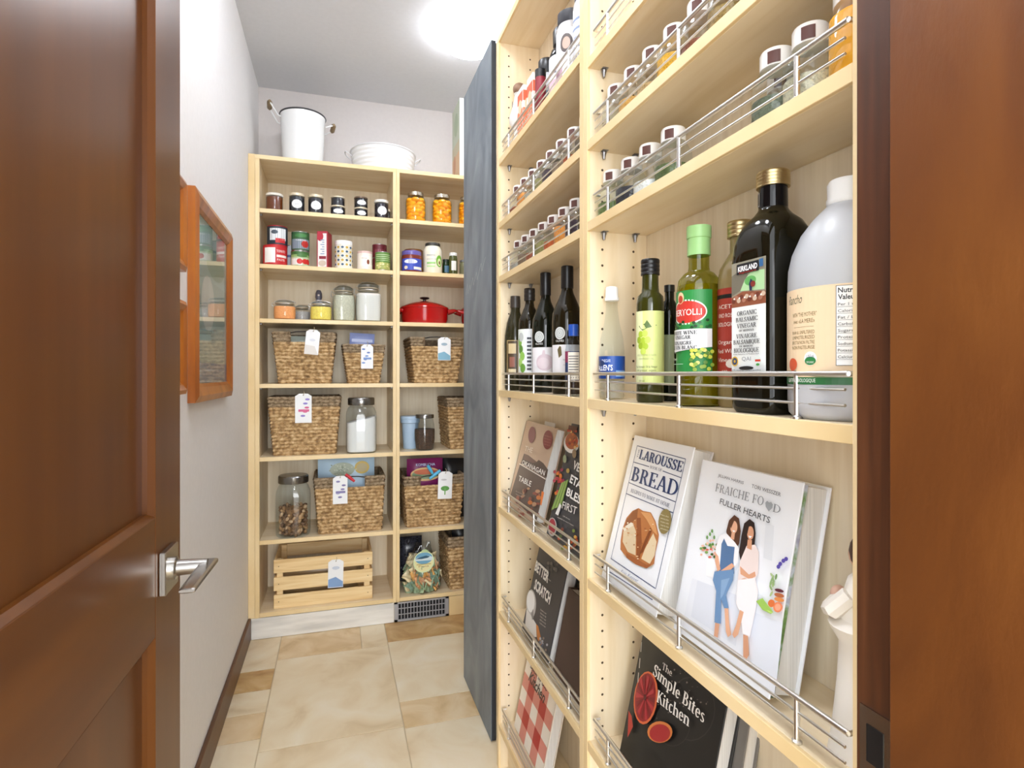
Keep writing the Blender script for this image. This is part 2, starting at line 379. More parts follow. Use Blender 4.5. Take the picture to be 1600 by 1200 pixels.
cols = [(WL, -0.241, [(2.87, 2.565, 0), (2.565, 2.402, 2), (2.402, 2.245, 0), (2.245, 2.085, 1), (2.085, 1.63, 0), (1.63, 1.47, 2), (1.47, 1.01, 0), (1.01, .7, 1), (.7, .4, 0)]),
        (0.225, 0.69, [(2.87, 2.663, 2), (2.663, 2.163, 0), (2.163, 2.0, 1), (2.0, 1.54, 0), (1.54, 1.08, 1), (1.08, .62, 0), (.62, .4, 1)]),
        (0.69, XA, [(2.87, 2.5, 0), (2.5, 2.29, 1)])]
for x0, x1, rows in cols:
    for y1, y0, k in rows: tile(x0, x1, y0, y1, k)
tile(-0.241, 0.11, 2.635, 2.87, 1); tile(0.11, 0.225, 2.635, 2.87, 0)
tile(-0.241, 0.225, 2.01, 2.635, 0)
y = 2.01
for k in (0, 1, 0, 0): tile(-0.241, 0.225, max(y - .46, .4), y, k); y -= .46
for i in range(4):
    for j in range(5): tile(-0.9 + .46 * i, -.44 + .46 * i, .39 - .46 * (j + 1), .39 - .46 * j, (i * 3 + j) % 2)

structure(box_ob('wall_left', WL - .1, WL, YF, YB + .1, -0.004, CZ, wall_m))
structure(box_ob('wall_back', WL, XA + .1, YB, YB + .1, -0.004, CZ, wallb_m))
structure(box_ob('wall_right', WR, WR + .1, .26, 2.27, -0.004, CZ, wall_m))
structure(box_ob('wall_return', WR + .1, XA, 2.17, 2.27, -0.004, CZ, wall_m))
structure(box_ob('wall_alcove', XA, XA + .1, 2.17, YB, -0.004, CZ, wall_m))
structure(box_ob('ceiling', WL - .1, XA + .1, .26, YB + .1, CZ, CZ + .1, ceil_m))
fw = MB(); fw.box(-1.6, -.312, .26, YF, -.004, CZ, wall_m); fw.box(.46, WR, .26, YF, -.004, CZ, wall_m); fw.box(-.312, .46, .26, YF, 2.11, CZ, wall_m)
fw.box(WR + .1, 1.6, .26, YF, -.004, CZ, wall_m)
structure(fw.ob('wall_front', None, False))
bb = structure(box_ob('baseboard_left', WL, WL + .013, YF, 2.868, 0, .1, base_m, None, .003))

# door frame: jambs with rabbet, stop, strike plate
tr = structure(bpy.data.objects.new('trim_doorframe', None)); scene.collection.objects.link(tr)
box_ob('jamb', .44, .46, .12, YF, 0, 2.09, jamb_d, tr, .001)
box_ob('door_stop', .428, .44, .12, .3555, 0, 2.078, jamb_m, tr, .0012)
box_ob('jamb', -.312, -.292, .20, YF, 0, 2.09, jamb_d, tr, .001)
box_ob('door_stop', -.292, -.28, .20, .3555, 0, 2.078, jamb_m, tr, .0012)
box_ob('head_jamb', -.312, .46, .20, YF, 2.09, 2.11, jamb_d, tr, .001)
sp = MB(); sp.box(.4385, .44, .362, .392, .872, .932, nickel); sp.box(.4378, .4386, .369, .385, .886, .918, black)
sp.ob('strike_plate', tr, False)

# ================================================================ open brown door
dr = structure(bpy.data.objects.new('door_1', None)); scene.collection.objects.link(dr)
dr.location = (-.274, .392, 0); dr.rotation_euler = (0, 0, -radians(1.6))
DW, DT = .712, .04
def dbox(n, y0, y1, z0, z1, x0=-DT, x1=0, m=cherry, b=.0015): return box_ob(n, x0, x1, y0, y1, z0, z1, m, dr, b)
dbox('stile', 0, .122, .012, 2.04); dbox('stile', DW - .128, DW, .012, 2.04)
dbox('rail', .122, DW - .128, .012, .24, m=cherry_h); dbox('rail', .122, DW - .128, .826, 1.006, m=cherry_h); dbox('rail', .122, DW - .128, 1.9, 2.04, m=cherry_h)
for z0, z1 in ((.24, .826), (1.006, 1.9)):
    dbox('recessed_panel', .122, DW - .128, z0, z1, -.026, -.016, cherry, 0)
    bd = MB(); a0, a1 = .122, DW - .128; t = .0055
    o_ = [(-.0008, a0, z0), (-.0008, a1, z0), (-.0008, a1, z1), (-.0008, a0, z1)]; n_ = [(-.009, a0 + t, z0 + t), (-.009, a1 - t, z0 + t), (-.009, a1 - t, z1 - t), (-.009, a0 + t, z1 - t)]
    b_ = [(-.024, y_, z_) for _, y_, z_ in o_]; c_ = [(-.024, y_, z_) for _, y_, z_ in n_]
    bd.add(o_ + n_ + b_ + c_, [(k, (k + 1) % 4, (k + 1) % 4 + 4, k + 4) for k in range(4)] + [(k + 8, (k + 1) % 4 + 8, (k + 1) % 4, k) for k in range(4)] + [(k + 4, (k + 1) % 4 + 4, (k + 1) % 4 + 12, k + 12) for k in range(4)] + [(k + 12, (k + 1) % 4 + 12, (k + 1) % 4 + 8, k + 8) for k in range(4)], cherry)
    bd.ob('panel_moulding', dr, False)
# lever handle (local x points into the aisle)
hy, hz_ = DW - .081, .914
hd = MB().box(0, .010, hy - .033, hy + .033, hz_ - .033, hz_ + .033, nickel)
h = hd.ob('door_handle', dr, False, .0015, label='satin nickel square-rose lever handle')
lv = MB(); Mx = Matrix.Translation((0, hy, hz_)) @ Matrix.Rotation(pi / 2, 4, 'Y')
lv.loft([(.0175, .010), (.0175, .016), (.0125, .018), (.0115, .045), (.0105, .060)], nickel, 24, M=Mx)
lv.ob('lever_neck', h)
lb = MB(); lb.loft([(0, .0035, .011, 4), (.0008, .004, .012, 5), (.135, .0035, .0105, 5), (.1365, .002, .010, 4)], nickel, 24,
    M=Matrix.Translation((.061, hy + .014, hz_ + .003)) @ Matrix.Rotation(pi / 2, 4, 'X') @ Matrix.Rotation(pi / 2, 4, 'Z'))
lb.ob('lever', h)
hg = MB(); hg.tube([(.004, -.004, 1.7), (.004, -.004, 1.8)], .006, nickel); hg.ob('hinge', dr)

# ================================================================ ceiling lamps
def ceiling_lamp(x, y, s, label, R=.15):
    t = thing('ceiling_lamp', label, 'lamp', (x, y, CZ))
    MB().loft([(R * .55, 0), (R * .6, -.018), (R * .5, -.02)], steel, 32).ob('lamp_base', t)
    MB().loft([(R, -.012), (R * .98, -.03), (R * .8, -.062), (R * .45, -.084), (0.001, -.09)], emit('#f4f8ff', s), 32, cap0=False).ob('lamp_shade', t)
    return t
ceiling_lamp(.56, 2.44, 7, 'round white glass ceiling lamp glowing above the chalkboard cabinet')
ceiling_lamp(-.02, .86, 18, 'round white glass ceiling lamp over the pantry aisle near the door')
ceiling_lamp(-.02, 1.72, 8, 'round white glass ceiling lamp over the middle of the pantry aisle')

# ================================================================ shelving
def shelf_board(u, x0, x1, y0, y1, ztop, T=.019, front='y', m=None):
    """board with solid edge band on its front"""
    e = .006
    mb = MB()
    if front == 'y': mb.box(x0, x1, y0 + e, y1, ztop - T, ztop, wood_x); mb.box(x0, x1, y0, y0 + e, ztop - T, ztop, wood_edge)
    else: mb.box(x0 + e, x1, y0, y1, ztop - T, ztop, wood_y); mb.box(x0, x0 + e, y0, y1, ztop - T, ztop, wood_edge)
    return mb.ob('shelf', u, False, .0007)

# ---- back wall bookcases (fronts at Y = 2.868)
BY = 2.868; BYI = 3.222
def back_case(label, x0, x1, kick):
    u = thing('bookcase', label, 'shelving', (0, 0, 0))
    def side(a, b):
        mb = MB(); mb.box(a, b, BY + .006, BYI, .0, 2.21, wood_z); mb.box(a, b, BY, BY + .006, .0 if a < x1 - .1 and a > x0 + .1 else .0, 2.21, wood_edge)
        return mb.ob('side_panel', u, False, .0007)
    side(x0, x0 + (.019 if x0 < 0 else .016)); side(x1 - .016, x1)
    a = x0 + (.019 if x0 < 0 else .016) + .0003; b = x1 - .0163
    mb = MB(); mb.box(x0, x1, BY + .006, BYI, 2.21, 2.229, wood_x); mb.box(x0, x1, BY, BY + .006, 2.21, 2.229, wood_edge); mb.ob('top_panel', u, False, .0007)
    box_ob('back_panel', x0, x1, BYI, BYI + .012, .0, 2.229, wood_back, u)
    for z in (1.983, 1.727, 1.475, 1.173, .834, .45, .116): shelf_board(u, a, b, BY + .0005, BYI - .0005, z)
    return u
uL = back_case('left-hand maple bookcase on the back wall below the white pot', -.356, .2835, True)
uR = back_case('right-hand maple bookcase on the back wall, partly behind the chalkboard', .284, .925, False)
box_ob('filler_strip', -.384, -.3565, BY, BY + .02, .097, 2.229, wood_edge, uL)
box_ob('kick_board', -.371, .272, BY - .006, BY - .0005, .0015, .0965, wood_kick, uL, .0007)
box_ob('kick_board', .545, .925, BY - .006, BY - .0005, .0015, .0965, wood_edge, uR, .0007)
sup = MB(); sup.loft([(.0025, 0), (.0025, .012)], zinc, 10, M=Matrix.Rotation(-pi / 2, 4, 'Y')); sup.loft([(.0065, 0), (.0065, .004)], zinc, 12, M=Matrix.Translation((-.003, 0, 0)))
pinm = sup.ob('shelf_pin', uL)
first = True
for u, xa, xb in ((uL, -.337, .2675), (uR, .300, .909)):
    for z in (1.983, 1.727, 1.475, 1.173):
        for xx, r in ((xa + .006, 0), (xb - .006, pi)):
            p = pinm if first else dup_part(pinm, u); first = False; p.location = (xx, BY + .035, z - .0245); p.rotation_euler = (0, 0, r)
# floor register grille
gv = thing('air_vent', 'grey metal floor-level vent grille under the right-hand back bookcase', 'vent', (0, 0, 0))
x0, x1, z0, z1 = .2735, .543, .003, .096; fy = BY - .008
fr = MB(); b = .016
for a in ((x0, x1, z0, z0 + .01), (x0, x1, z1 - .006, z1), (x0, x0 + b, z0, z1), (x1 - b, x1, z0, z1)): fr.box(a[0], a[1], fy, BY - .001, a[2], a[3], plain('#a5a6aa', .4, .5))
for zz in (.035, .064): fr.box(x0 + b, x1 - b, fy + .001, BY - .003, zz, zz + .0035, plain('#a5a6aa', .4, .5))
fr.ob('vent_frame', gv, False)
vb = MB()
sl0 = None
for i in range(16):
    xx = x0 + b + .0155 * i + .0005
    if sl0 is None: sl0 = box_ob('slat', 0, .004, fy + .0015, BY - .003, .012, .091, plain('#9a9ba0', .4, .5), gv); sl0.location.x = xx
    else: dup_part(sl0, gv, (xx, 0, 0))
box_ob('vent_cavity', x0 + b, x1 - b, BY - .0028, BY - .0008, .012, .091, plain('#17171a', .9), gv)

# ---- right wall bookcases (fronts at X = 0.48)
RX = .48; RXI = .614
def rail_ob(par, ya, yb, z, posts):
    x = RX + .009; mb = MB(); h = .05
    mb.tube([(x, ya, z + h), (x, yb, z + h)], .0034, steel, 10)
    for hh in (.018, .034): mb.tube([(x, ya + .004, z + hh), (x, yb - .004, z + hh)], .0017, steel, 8)
    for yy in posts:
        mb.loft([(.0055, 0), (.0055, .002), (.0034, .0035), (.0034, h)], steel, 12, c=(x, yy, z + .0002))
    for yy, s in ((ya, 1), (yb, -1)):  # return bars at the ends
        mb.tube([(x, yy, z + h), (x + .012, yy, z + h)], .0028, steel, 8)
    return mb.ob('gallery_rail', par, label='slim steel gallery rail')
def hole_rows(u, y, sgn, zs, xs):
    mb = MB()
    for x in xs:
        for z in zs:
            n = 10; vs = [(x + .0026 * cos(2 * pi * i / n), y, z + .0026 * sin(2 * pi * i / n)) for i in range(n)]
            mb.add(vs, [tuple(range(n)) if sgn < 0 else tuple(range(n))[::-1]], plain('#4a3a26', .9))
    mb.ob('pin_holes', u, False, kind='stuff')
def right_case(label, y0, y1, shelves, posts, bottom=.10):
    u = thing('bookcase', label, 'shelving', (0, 0, 0))
    T = .019
    for a in (y0, y1 - T):
        mb = MB(); mb.box(RX + .006, RXI, a, a + T, 0, 2.244, wood_z); mb.box(RX, RX + .006, a, a + T, 0, 2.244, wood_edge); mb.ob('side_panel', u, False, .0007)
    mb = MB(); mb.box(RX + .006, RXI, y0, y1, 2.244, 2.263, wood_y); mb.box(RX, RX + .006, y0, y1, 2.244, 2.263, wood_edge); mb.ob('top_panel', u, False, .0007)
    box_ob('back_panel', RXI, RXI + .012, y0, y1, 0, 2.263, wood_back, u)
    ya, yb = y0 + T + .0003, y1 - T - .0003
    for z, rail in shelves:
        s = shelf_board(u, RX + .0005, RXI - .0005, ya, yb, z, front='x')
        if rail: rail_ob(s, ya + .012, yb - .014, z, posts)
    box_ob('kick_board', RX + .03, RX + .045, ya, yb, 0, .07, wood_y, u)
    return u
postsR = [ry(950, .489), ry(1061, .489), ry(1245, .489)]; postsL = [ry(795, .489), ry(834, .489), ry(889, .489)]
SR = [(1.849, 1), (1.685, 1), (1.5235, 1), (1.170, 1), (.811, 1), (.486, 1), (.14, 1)]
SL = [(1.8816, 1), (1.686, 1), (1.5196, 1), (1.170, 1), (.811, 1), (.486, 1), (.14, 1)]
cR = right_case('near maple bookcase on the right wall holding the large vinegar bottles', .4185, 1.0728, SR, postsR)
cL = right_case('farther maple bookcase on the right wall beside the chalkboard cabinet', 1.0732, 1.728, SL, postsL)
zs = [.19 + .032 * i for i in range(64)]
def freez(sh): return [z for z in zs if all(not (s - .05 < z < s + .004) for s, _ in sh) and z < 2.22]
hole_rows(cL, 1.7087, -1, freez(SL), (.513, .583)); hole_rows(cR, 1.0535, -1, freez(SR), (.513, .583))
sup2 = MB(); sup2.loft([(.0045, 0), (.006, .003), (.004, .008), (.0025, .016)], zinc, 12, M=Matrix.Rotation(pi, 4, 'X')); sup2.box(-.006, .006, -.009, .002, -.0012, .0, zinc)
pin2 = None
for u, y, sh in ((cR, 1.0535 - .003, SR), (cL, 1.7087 - .003, SL)):
    for z, _ in sh[:4]:
        for x in (.513, .583):
            if pin2 is None: pin2 = sup2.ob('shelf_pin', u); p = pin2
            else: p = dup_part(pin2, u)
            p.location = (x, y - .004, z - .0195)

# ---- chalkboard cabinet
cc = thing('chalkboard_cabinet', 'tall shallow cabinet with a smudged grey chalkboard door at the aisle end', 'cabinet', (0, 0, 0))
box_ob('cabinet_body', .5085, .6295, 1.735, 2.262, 0, 2.32, wood_z, cc, .001)
cd = box_ob('chalkboard_door', .4925, .508, 1.838, 2.262, .004, 2.326, blackedge, cc, .0015)
bdm = MB().box(.4905, .4925, 1.838, 2.262, .004, 2.326, blackboard); bdm.ob('chalkboard_panel', cd, False)
ar = Art(lambda u, v, h: Vector((.4902 - h, 2.24 - u, 1.56 + v)), rough=.9)
for i, (a, b_) in enumerate([((.02, -.03), (.05, .01)), ((.05, .01), (.055, -.03)), ((.055, -.03), (.09, .0)), ((.09, 0), (.1, -.02)), ((.1, -.02), (.14, .02)), ((.14, .02), (.15, -.01)), ((.15, -.01), (.2, .03)), ((.2, .03), (.21, .0)), ((.21, 0), (.27, .05)), ((.27, .05), (.28, .02)), ((.28, .02), (.33, .06))]):
    ar.line(a, b_, .0025, '#b9bcbc')
ar.ob('chalk_writing', cd)

# ================================================================ books leaning on the right-hand shelves
def quad(w, h, tl, tr_, br, bl): return homography([tl, tr_, br, bl], [(0, h), (w, h), (w, 0), (0, 0)])
def book(name, label, x, yl, z, w, hgt, t, lean, cover, draw=None, page='#e4e2de', spine=None, jacket=None, q=None, group=None, rough=.35):
    """yl: Y of its left (far) edge; local +x runs to the right in the picture, local -y is the cover; stands on its lower back edge"""
    root = thing(name, label, 'book', (x, yl, z), RR, group)
    c = bpy.data.objects.new('book_body', None)
    L = radians(lean); lift = t * sin(L)
    M = Matrix.Translation((0, 0, lift + .0004)) @ Matrix.Rotation(-L, 4, 'X')
    def tf(v): return M @ Vector(v)
    if q:   # cover art was digitised from a crop of the photo: (origin x, origin y, scale)
        cs = []
        for u_, v_ in ((0, hgt), (w, hgt), (w, 0), (0, 0)):
            P_ = tf((u_, 0, v_)); X_, Y_, Z_ = x + P_.y, yl - P_.x, z + P_.z
            d_ = dep(X_, Y_); cx_ = X_ * cos(AL) - Y_ * sin(AL)
            cs.append(((800 + F * cx_ / d_ - q[0]) * q[2], (HZ + F * (CH - Z_) / d_ - q[1]) * q[2]))
        q = quad(w, hgt, *cs)
    cm = cover if not isinstance(cover, str) else plain(cover, rough, 0, 'book_cover')
    mb = MB(); ct = .0025
    mb.box(0, w, 0, ct, 0, hgt, cm, M); mb.ob('front_cover', root, False, .0005)
    MB().box(0, w, t - ct, t, 0, hgt, cm, M).ob('back_cover', root, False, .0005)
    MB().box(-.0015, .002, .0, t, 0, hgt, plain(spine, rough) if spine else cm, M).ob('spine', root, False, .0005)
    pg = MB(); pg.box(.002, w - .005, ct + .0002, t - ct - .0002, .004, hgt - .004, noisy('page_block', ['#cfceca', '#dedcd8', '#e9e7e3'], (1, 900, 1), 1.5, 2, .8), M)
    pg.ob('pages', root, False)
    if jacket:
        MB().box(w - .0045, w - .001, ct + .0004, ct + .006, .002, hgt - .002, jacket, M).ob('jacket_flap', root, False)
    if draw:
        a = Art(lambda u, v, h: tf((u, -h - .0002, v)), q=q, rough=rough)
        draw(a); a.ob('cover_print', root)
    return root

NAVY = '#243a6b'
def d_larousse(a):
    ln = lambda p, q_, w=.0014: a.line(p, q_, w, NAVY)
    ln((322, 137), (606, 215)); ln((322, 137), (168, 800)); ln((606, 215), (430, 975)); ln((300, 232), (392, 260)); ln((472, 285), (580, 325))
    ln((272, 352), (546, 466)); ln((258, 417), (532, 530)); ln((168, 797), (428, 972)); ln((150, 868), (413, 1040))
    a.fit('THE', (326, 208), (338, 160), 12, NAVY)
    for dx in (1.5, 3): a.fit('~LAROUSSE', (332 + dx, 212), (580 + dx, 292), 56, NAVY); a.fit('~BREAD', (286 + dx, 338), (550 + dx, 436), 84, NAVY)
    a.fit('~LAROUSSE', (332, 212), (580, 292), 56, NAVY, .012); a.fit('~BOOK OF', (398, 270), (466, 290), 18, '#5b6480')
    a.fit('~BREAD', (286, 338), (550, 436), 84, NAVY, .022); a.fit('~RECIPES TO MAKE AT HOME', (286, 408), (512, 500), 22, '#5b6480')
    # loaf of bread
    a.poly([(232, 700), (226, 740), (250, 785), (300, 825), (370, 858), (408, 850), (420, 835), (300, 800)], '#b9b4a8')
    a.poly([(228, 690), (240, 620), (262, 560), (296, 520), (332, 503), (360, 520), (404, 528), (432, 580), (452, 660), (446, 700), (432, 760), (424, 830), (380, 856), (320, 832), (262, 790), (226, 745)], '#b5713c')
    a.poly([(262, 570), (300, 522), (330, 506), (325, 560), (280, 600), (248, 640)], '#8d4f24')
    a.poly([(345, 525), (402, 532), (428, 585), (445, 665), (420, 640), (380, 570)], '#d59a62')
    a.poly([(244, 640), (300, 590), (318, 640), (316, 780), (270, 760), (240, 700)], '#d9c4a0')
    a.poly([(322, 560), (346, 560), (352, 700), (340, 800), (322, 790)], '#8f4d22')
    a.poly([(405, 615), (410, 640), (360, 760), (338, 775), (370, 690)], '#7f4119')
    a.poly([(420, 650), (440, 700), (428, 780), (400, 830), (350, 800), (372, 740)], '#e0cba6')
    a.poly([(240, 620), (290, 586), (310, 600), (250, 640)], '#e9dfcb')
    a.poly([(262, 765), (320, 800), (380, 835), (410, 832), (384, 856), (320, 834), (262, 792)], '#a05a2b')
    for i in range(26):
        x = random.uniform(245, 430); y = random.uniform(560, 820); a.ell(x, y, random.uniform(3, 8), random.uniform(2, 5), random.choice(['#c98c52', '#efe2c8', '#9a5a2c', '#dcb98a']), q=True)
    a.ell(493, 583, 38, 74, '#8a7a4a', q=True, rot=.12)
    for k, s in enumerate(['More than', 'seventy plain', 'recipes with', 'step by step', 'photos']): a.fit(s, (468 + 0 * k, 545 + 20 * k), (516, 560 + 20 * k), 8, '#eee8cf')
    a.fit('Eric Kayser', (236, 878), (338, 940), 18, '#7d86a0', 0, .3)
    a.fit('the art of the loaf', (172, 905), (240, 952), 9, '#a0a6b8')
bl_ = book('cookbook', 'white bread cookbook with navy lettering and a round loaf on its cover', .500, 1.030, .811, .200, .285, .040, 15, '#eff1f4', d_larousse,
     q=(910, 660, 3.75))

def d_hearts(a):
    P = a.poly; E = lambda x, y, rx, ry_, c, r=0: a.ell(x, y, rx, ry_, c, q=True, rot=r)
    P([(95, 640), (520, 800), (480, 1200), (46, 870)], '#e8ebf2'); P([(120, 650), (330, 730), (300, 960), (90, 820)], '#dfe3ec'); P([(385, 800), (520, 850), (490, 1150), (350, 1030)], '#e1e5ee')
    P([(440, 380), (480, 395), (470, 560), (430, 545)], '#e2e6ec')
    # flowers left
    P([(165, 540), (215, 555), (200, 640), (160, 628)], '#f6f6f8')
    for i in range(34):
        E(random.gauss(182, 20), random.gauss(505, 24), random.uniform(3, 8), random.uniform(3, 8), random.choice(['#5f8a3e', '#7ea557', '#3f6b2c', '#e59a86', '#f0c0a8', '#d9675a']))
    for x, y in ((195, 420), (185, 435), (205, 450), (172, 450)): E(x, y, 5, 9, '#6f9c58')
    # left figure: denim dungarees
    P([(262, 420), (275, 370), (300, 345), (322, 362), (330, 420), (322, 480), (310, 500), (296, 470), (268, 460)], '#5a3826')
    P([(212, 500), (232, 440), (262, 430), (300, 470), (322, 500), (318, 560), (300, 590), (240, 600), (216, 570)], '#f3f3f6')
    P([(240, 480), (252, 455), (268, 490), (302, 495), (296, 560), (300, 620), (228, 625), (234, 560)], '#54759f')
    E(298, 402, 17, 30, '#e6b191'); P([(278, 385), (296, 352), (316, 370), (300, 372), (284, 410)], '#5a3826'); P([(290, 416), (306, 420), (298, 426)], '#ffffff')
    P([(288, 428), (304, 430), (300, 462), (284, 456)], '#e0a988'); P([(212, 520), (226, 540), (236, 600), (222, 610), (210, 560)], '#dfa888'); P([(232, 610), (290, 570), (302, 585), (250, 635), (222, 632), (216, 605)], '#e0a988')
    P([(208, 610), (300, 600), (296, 650), (262, 720), (275, 780), (254, 782), (240, 740), (238, 855), (208, 848), (216, 700), (200, 650)], '#6b8fb8')
    P([(240, 650), (280, 640), (250, 720), (236, 740)], '#87a7ca'); P([(212, 850), (232, 855), (224, 920), (206, 912)], '#dca585'); P([(256, 782), (274, 784), (278, 860), (288, 905), (272, 918), (262, 890)], '#e3ad8c')
    # right figure: pale dress
    P([(336, 440), (348, 385), (374, 364), (396, 382), (402, 430), (396, 500), (352, 560), (334, 580), (324, 520)], '#2c1e1b')
    P([(330, 560), (360, 490), (400, 484), (418, 520), (414, 620), (372, 690), (350, 720), (314, 740), (320, 640)], '#ecdcd8')
    E(378, 430, 16, 32, '#d9a07e'); P([(356, 400), (372, 366), (394, 384), (374, 390), (362, 440)], '#2c1e1b'); P([(368, 442), (386, 446), (376, 455)], '#ffffff')
    P([(366, 460), (386, 464), (384, 510), (362, 500)], '#d59c7a'); P([(330, 585), (372, 625), (400, 610), (404, 632), (376, 648), (332, 622)], '#d9a07e'); E(352, 660, 22, 18, '#dca684')
    P([(320, 650), (400, 640), (416, 700), (404, 790), (376, 920), (344, 900), (330, 800), (312, 760)], '#f1ecee')
    P([(330, 790), (348, 800), (322, 905), (304, 922), (294, 905), (312, 860)], '#dca684'); P([(346, 905), (368, 912), (374, 1000), (360, 1025), (346, 1008)], '#d59c7a')
    # cakes and fruit
    for x, y in ((520, 575), (535, 560), (548, 552), (512, 588)): E(x, y, 9, 10, '#5a4fa8')
    for i in range(10): E(random.uniform(472, 505), random.uniform(620, 720), 5, 14, random.choice(['#8fae74', '#a7bd86', '#6f9458']), random.uniform(-.6, .6))
    E(518, 700, 22, 8, '#5b2030', .25); E(518, 722, 24, 10, '#b5673f', .25); E(518, 742, 24, 10, '#d98b4c', .25); E(512, 778, 22, 24, '#e9855a'); E(512, 778, 14, 16, '#f3a888'); E(482, 760, 16, 18, '#d9733d')
    P([(410, 750), (440, 735), (490, 800), (480, 810), (440, 790)], '#9cc45a'); P([(460, 790), (495, 806), (470, 800)], '#c8dd7a')
    D = '#54585f'
    a.fit('JILLIAN HARRIS', (230, 166), (350, 203), 13, '#6c7077', .008); a.fit('TORI WESSZER', (388, 218), (525, 260), 17, '#6c7077', .01)
    a.fit('~FRAICHE FO', (217, 234), (442, 304), 38, '#7d8188'); a.fit('~D', (488, 330), (522, 341), 38, '#7d8188')
    P([(470, 330), (456, 308), (454, 290), (462, 280), (471, 288), (482, 286), (490, 298), (487, 314)], '#9aa0a6')
    a.fit('FULLER HEARTS', (238, 293), (474, 386), 27, D, .012)
jm = noisy('jacket_photo', ['#39492f', '#6f9152', '#c3cbd6', '#8d8aa8'], (1, 1, 1), 26, 4, .4, pos=[.36, .45, .55, .66])
book('cookbook', 'white cookbook showing two seated women on its cover', .507, .788, .811, .207, .268, .046, 11.5, '#eef1f6', d_hearts,
     q=(1050, 690, 3.0), jacket=jm)

def d_oka(a):
    P = a.poly
    P([(268, 130), (488, 195), (400, 520), (195, 440)], '#c2a78e'); P([(215, 440), (235, 378), (268, 390), (330, 440), (345, 425), (380, 450), (415, 500), (404, 560), (208, 450)], '#4a3b36')
    P([(240, 380), (268, 392), (330, 442), (300, 450), (230, 420)], '#6b4d46'); P([(205, 455), (402, 560), (330, 880), (130, 700)], '#5d4e47')
    for i in range(26):
        x = random.uniform(190, 350); y = random.uniform(640, 840); a.ell(x, y, random.uniform(8, 20), random.uniform(8, 20), random.choice(['#8f4a3c', '#6e3b33', '#a8685a', '#b58a6a', '#4b3a34', '#c9773f']), q=True)
    P([(372, 660), (390, 670), (370, 770), (360, 760)], '#e27a35')
    a.ell(297, 238, 26, 62, '#7d3b46', q=True, rot=.08); a.ell(417, 276, 36, 72, '#7d1f26', q=True, rot=.08)
    for k in range(4): a.fit('recipes', (392 + 0 * k, 245 + 22 * k), (440, 258 + 22 * k), 7, '#c98b86')
    a.fit('THE', (243, 356), (300, 375), 40, '#efe6da'); a.fit('OKANAGAN', (222, 458), (392, 545), 36, '#f6f2ea', .01); a.fit('TABLE', (197, 580), (290, 628), 42, '#f6f2ea', .01)
    a.line((204, 455), (404, 572), .0025, '#efe9df'); a.fit('the art of everyday', (178, 662), (250, 697), 8, '#d9d0c6'); a.fit('home cooking', (178, 684), (226, 708), 8, '#d9d0c6')
book('cookbook', 'tan and brown cookbook titled the okanagan table, leftmost on the upper book shelf', .505, 1.700, .811, .243, .262, .034, 14, '#c2a78e', d_oka,
     q=(770, 630, 4.8), spine='#2a2422')
sheet = MB(); sheet.box(0, .085, 0, .0008, 0, .25, paper, Matrix.Translation((0, 0, .0003)) @ Matrix.Rotation(-radians(9), 4, 'X'))
sh = sheet.ob('paper_sheet', None, False); sh.location = (.5605, 1.62, .811); sh.rotation_euler = (0, 0, RR); sh.scale = (1, 1, 1.08)
tag(sh, 'white paper sheet standing up behind the tan cookbook', 'paper')

def d_veg(a):
    P = a.poly; E = lambda x, y, rx, ry_, c, r=0: a.ell(x, y, rx, ry_, c, q=True, rot=r)
    E(590, 300, 58, 75, '#e8e4de'); E(592, 285, 48, 62, '#a8572a')
    for i in range(22): E(random.uniform(560, 640), random.uniform(200, 335), 9, 11, random.choice(['#d98b3c', '#7c2e1c', '#c96a2a', '#e8c27a', '#5e2a1c', '#b8401f']))
    P([(575, 165), (640, 180), (632, 205), (570, 200)], '#5b2c1a')
    for i in range(16): E(random.uniform(465, 535), random.uniform(500, 680), 11, 13, random.choice(['#a3262f', '#c8402e', '#8c2a4a', '#d97b2e', '#b2404e']))
    for k in range(9): P([(445 + 9 * k, 800 - 4 * k), (452 + 9 * k, 803 - 4 * k), (530 + 6 * k, 600 - 3 * k), (524 + 6 * k, 596 - 3 * k)], ['#7d9b4a', '#9bb562', '#5c7d36'][k % 3])
    E(548, 420, 14, 30, '#9aa884'); E(620, 380, 16, 34, '#8f7a5a'); E(572, 508, 12, 18, '#b59a4a'); P([(478, 830), (500, 845), (524, 770), (512, 750)], '#e8e6e0')
    E(455, 930, 34, 70, '#c3bdb6'); E(455, 925, 26, 58, '#a32336')
    for i in range(16): E(random.uniform(490, 640), random.uniform(940, 1100), 11, 13, random.choice(['#c8902c', '#7f9440', '#c85a2c', '#5c6f35', '#e2b04a', '#8a3c2a']))
    for t_, p0, p1, hp in (('VEG', (610, 488), (690, 540), 62), ('ETA', (588, 592), (672, 650), 62), ('BLES', (562, 690), (668, 760), 62)): a.fit(t_, p0, p1, hp, '#f4f2ec', .03)
    a.fit('FIRST', (530, 790), (636, 840), 60, '#f0ede6'); a.fit('120 vibrant', (540, 852), (590, 878), 9, '#d8d6d0'); a.fit('vegetable forward recipes', (496, 858), (620, 925), 9, '#d8d6d0')
book('cookbook', 'charcoal cookbook titled vegetables first, with asparagus, beside the middle upright', .505, 1.352, .811, .205, .283, .034, 14, '#3b3c40', d_veg,
     q=(770, 630, 4.8), spine='#4d5054')

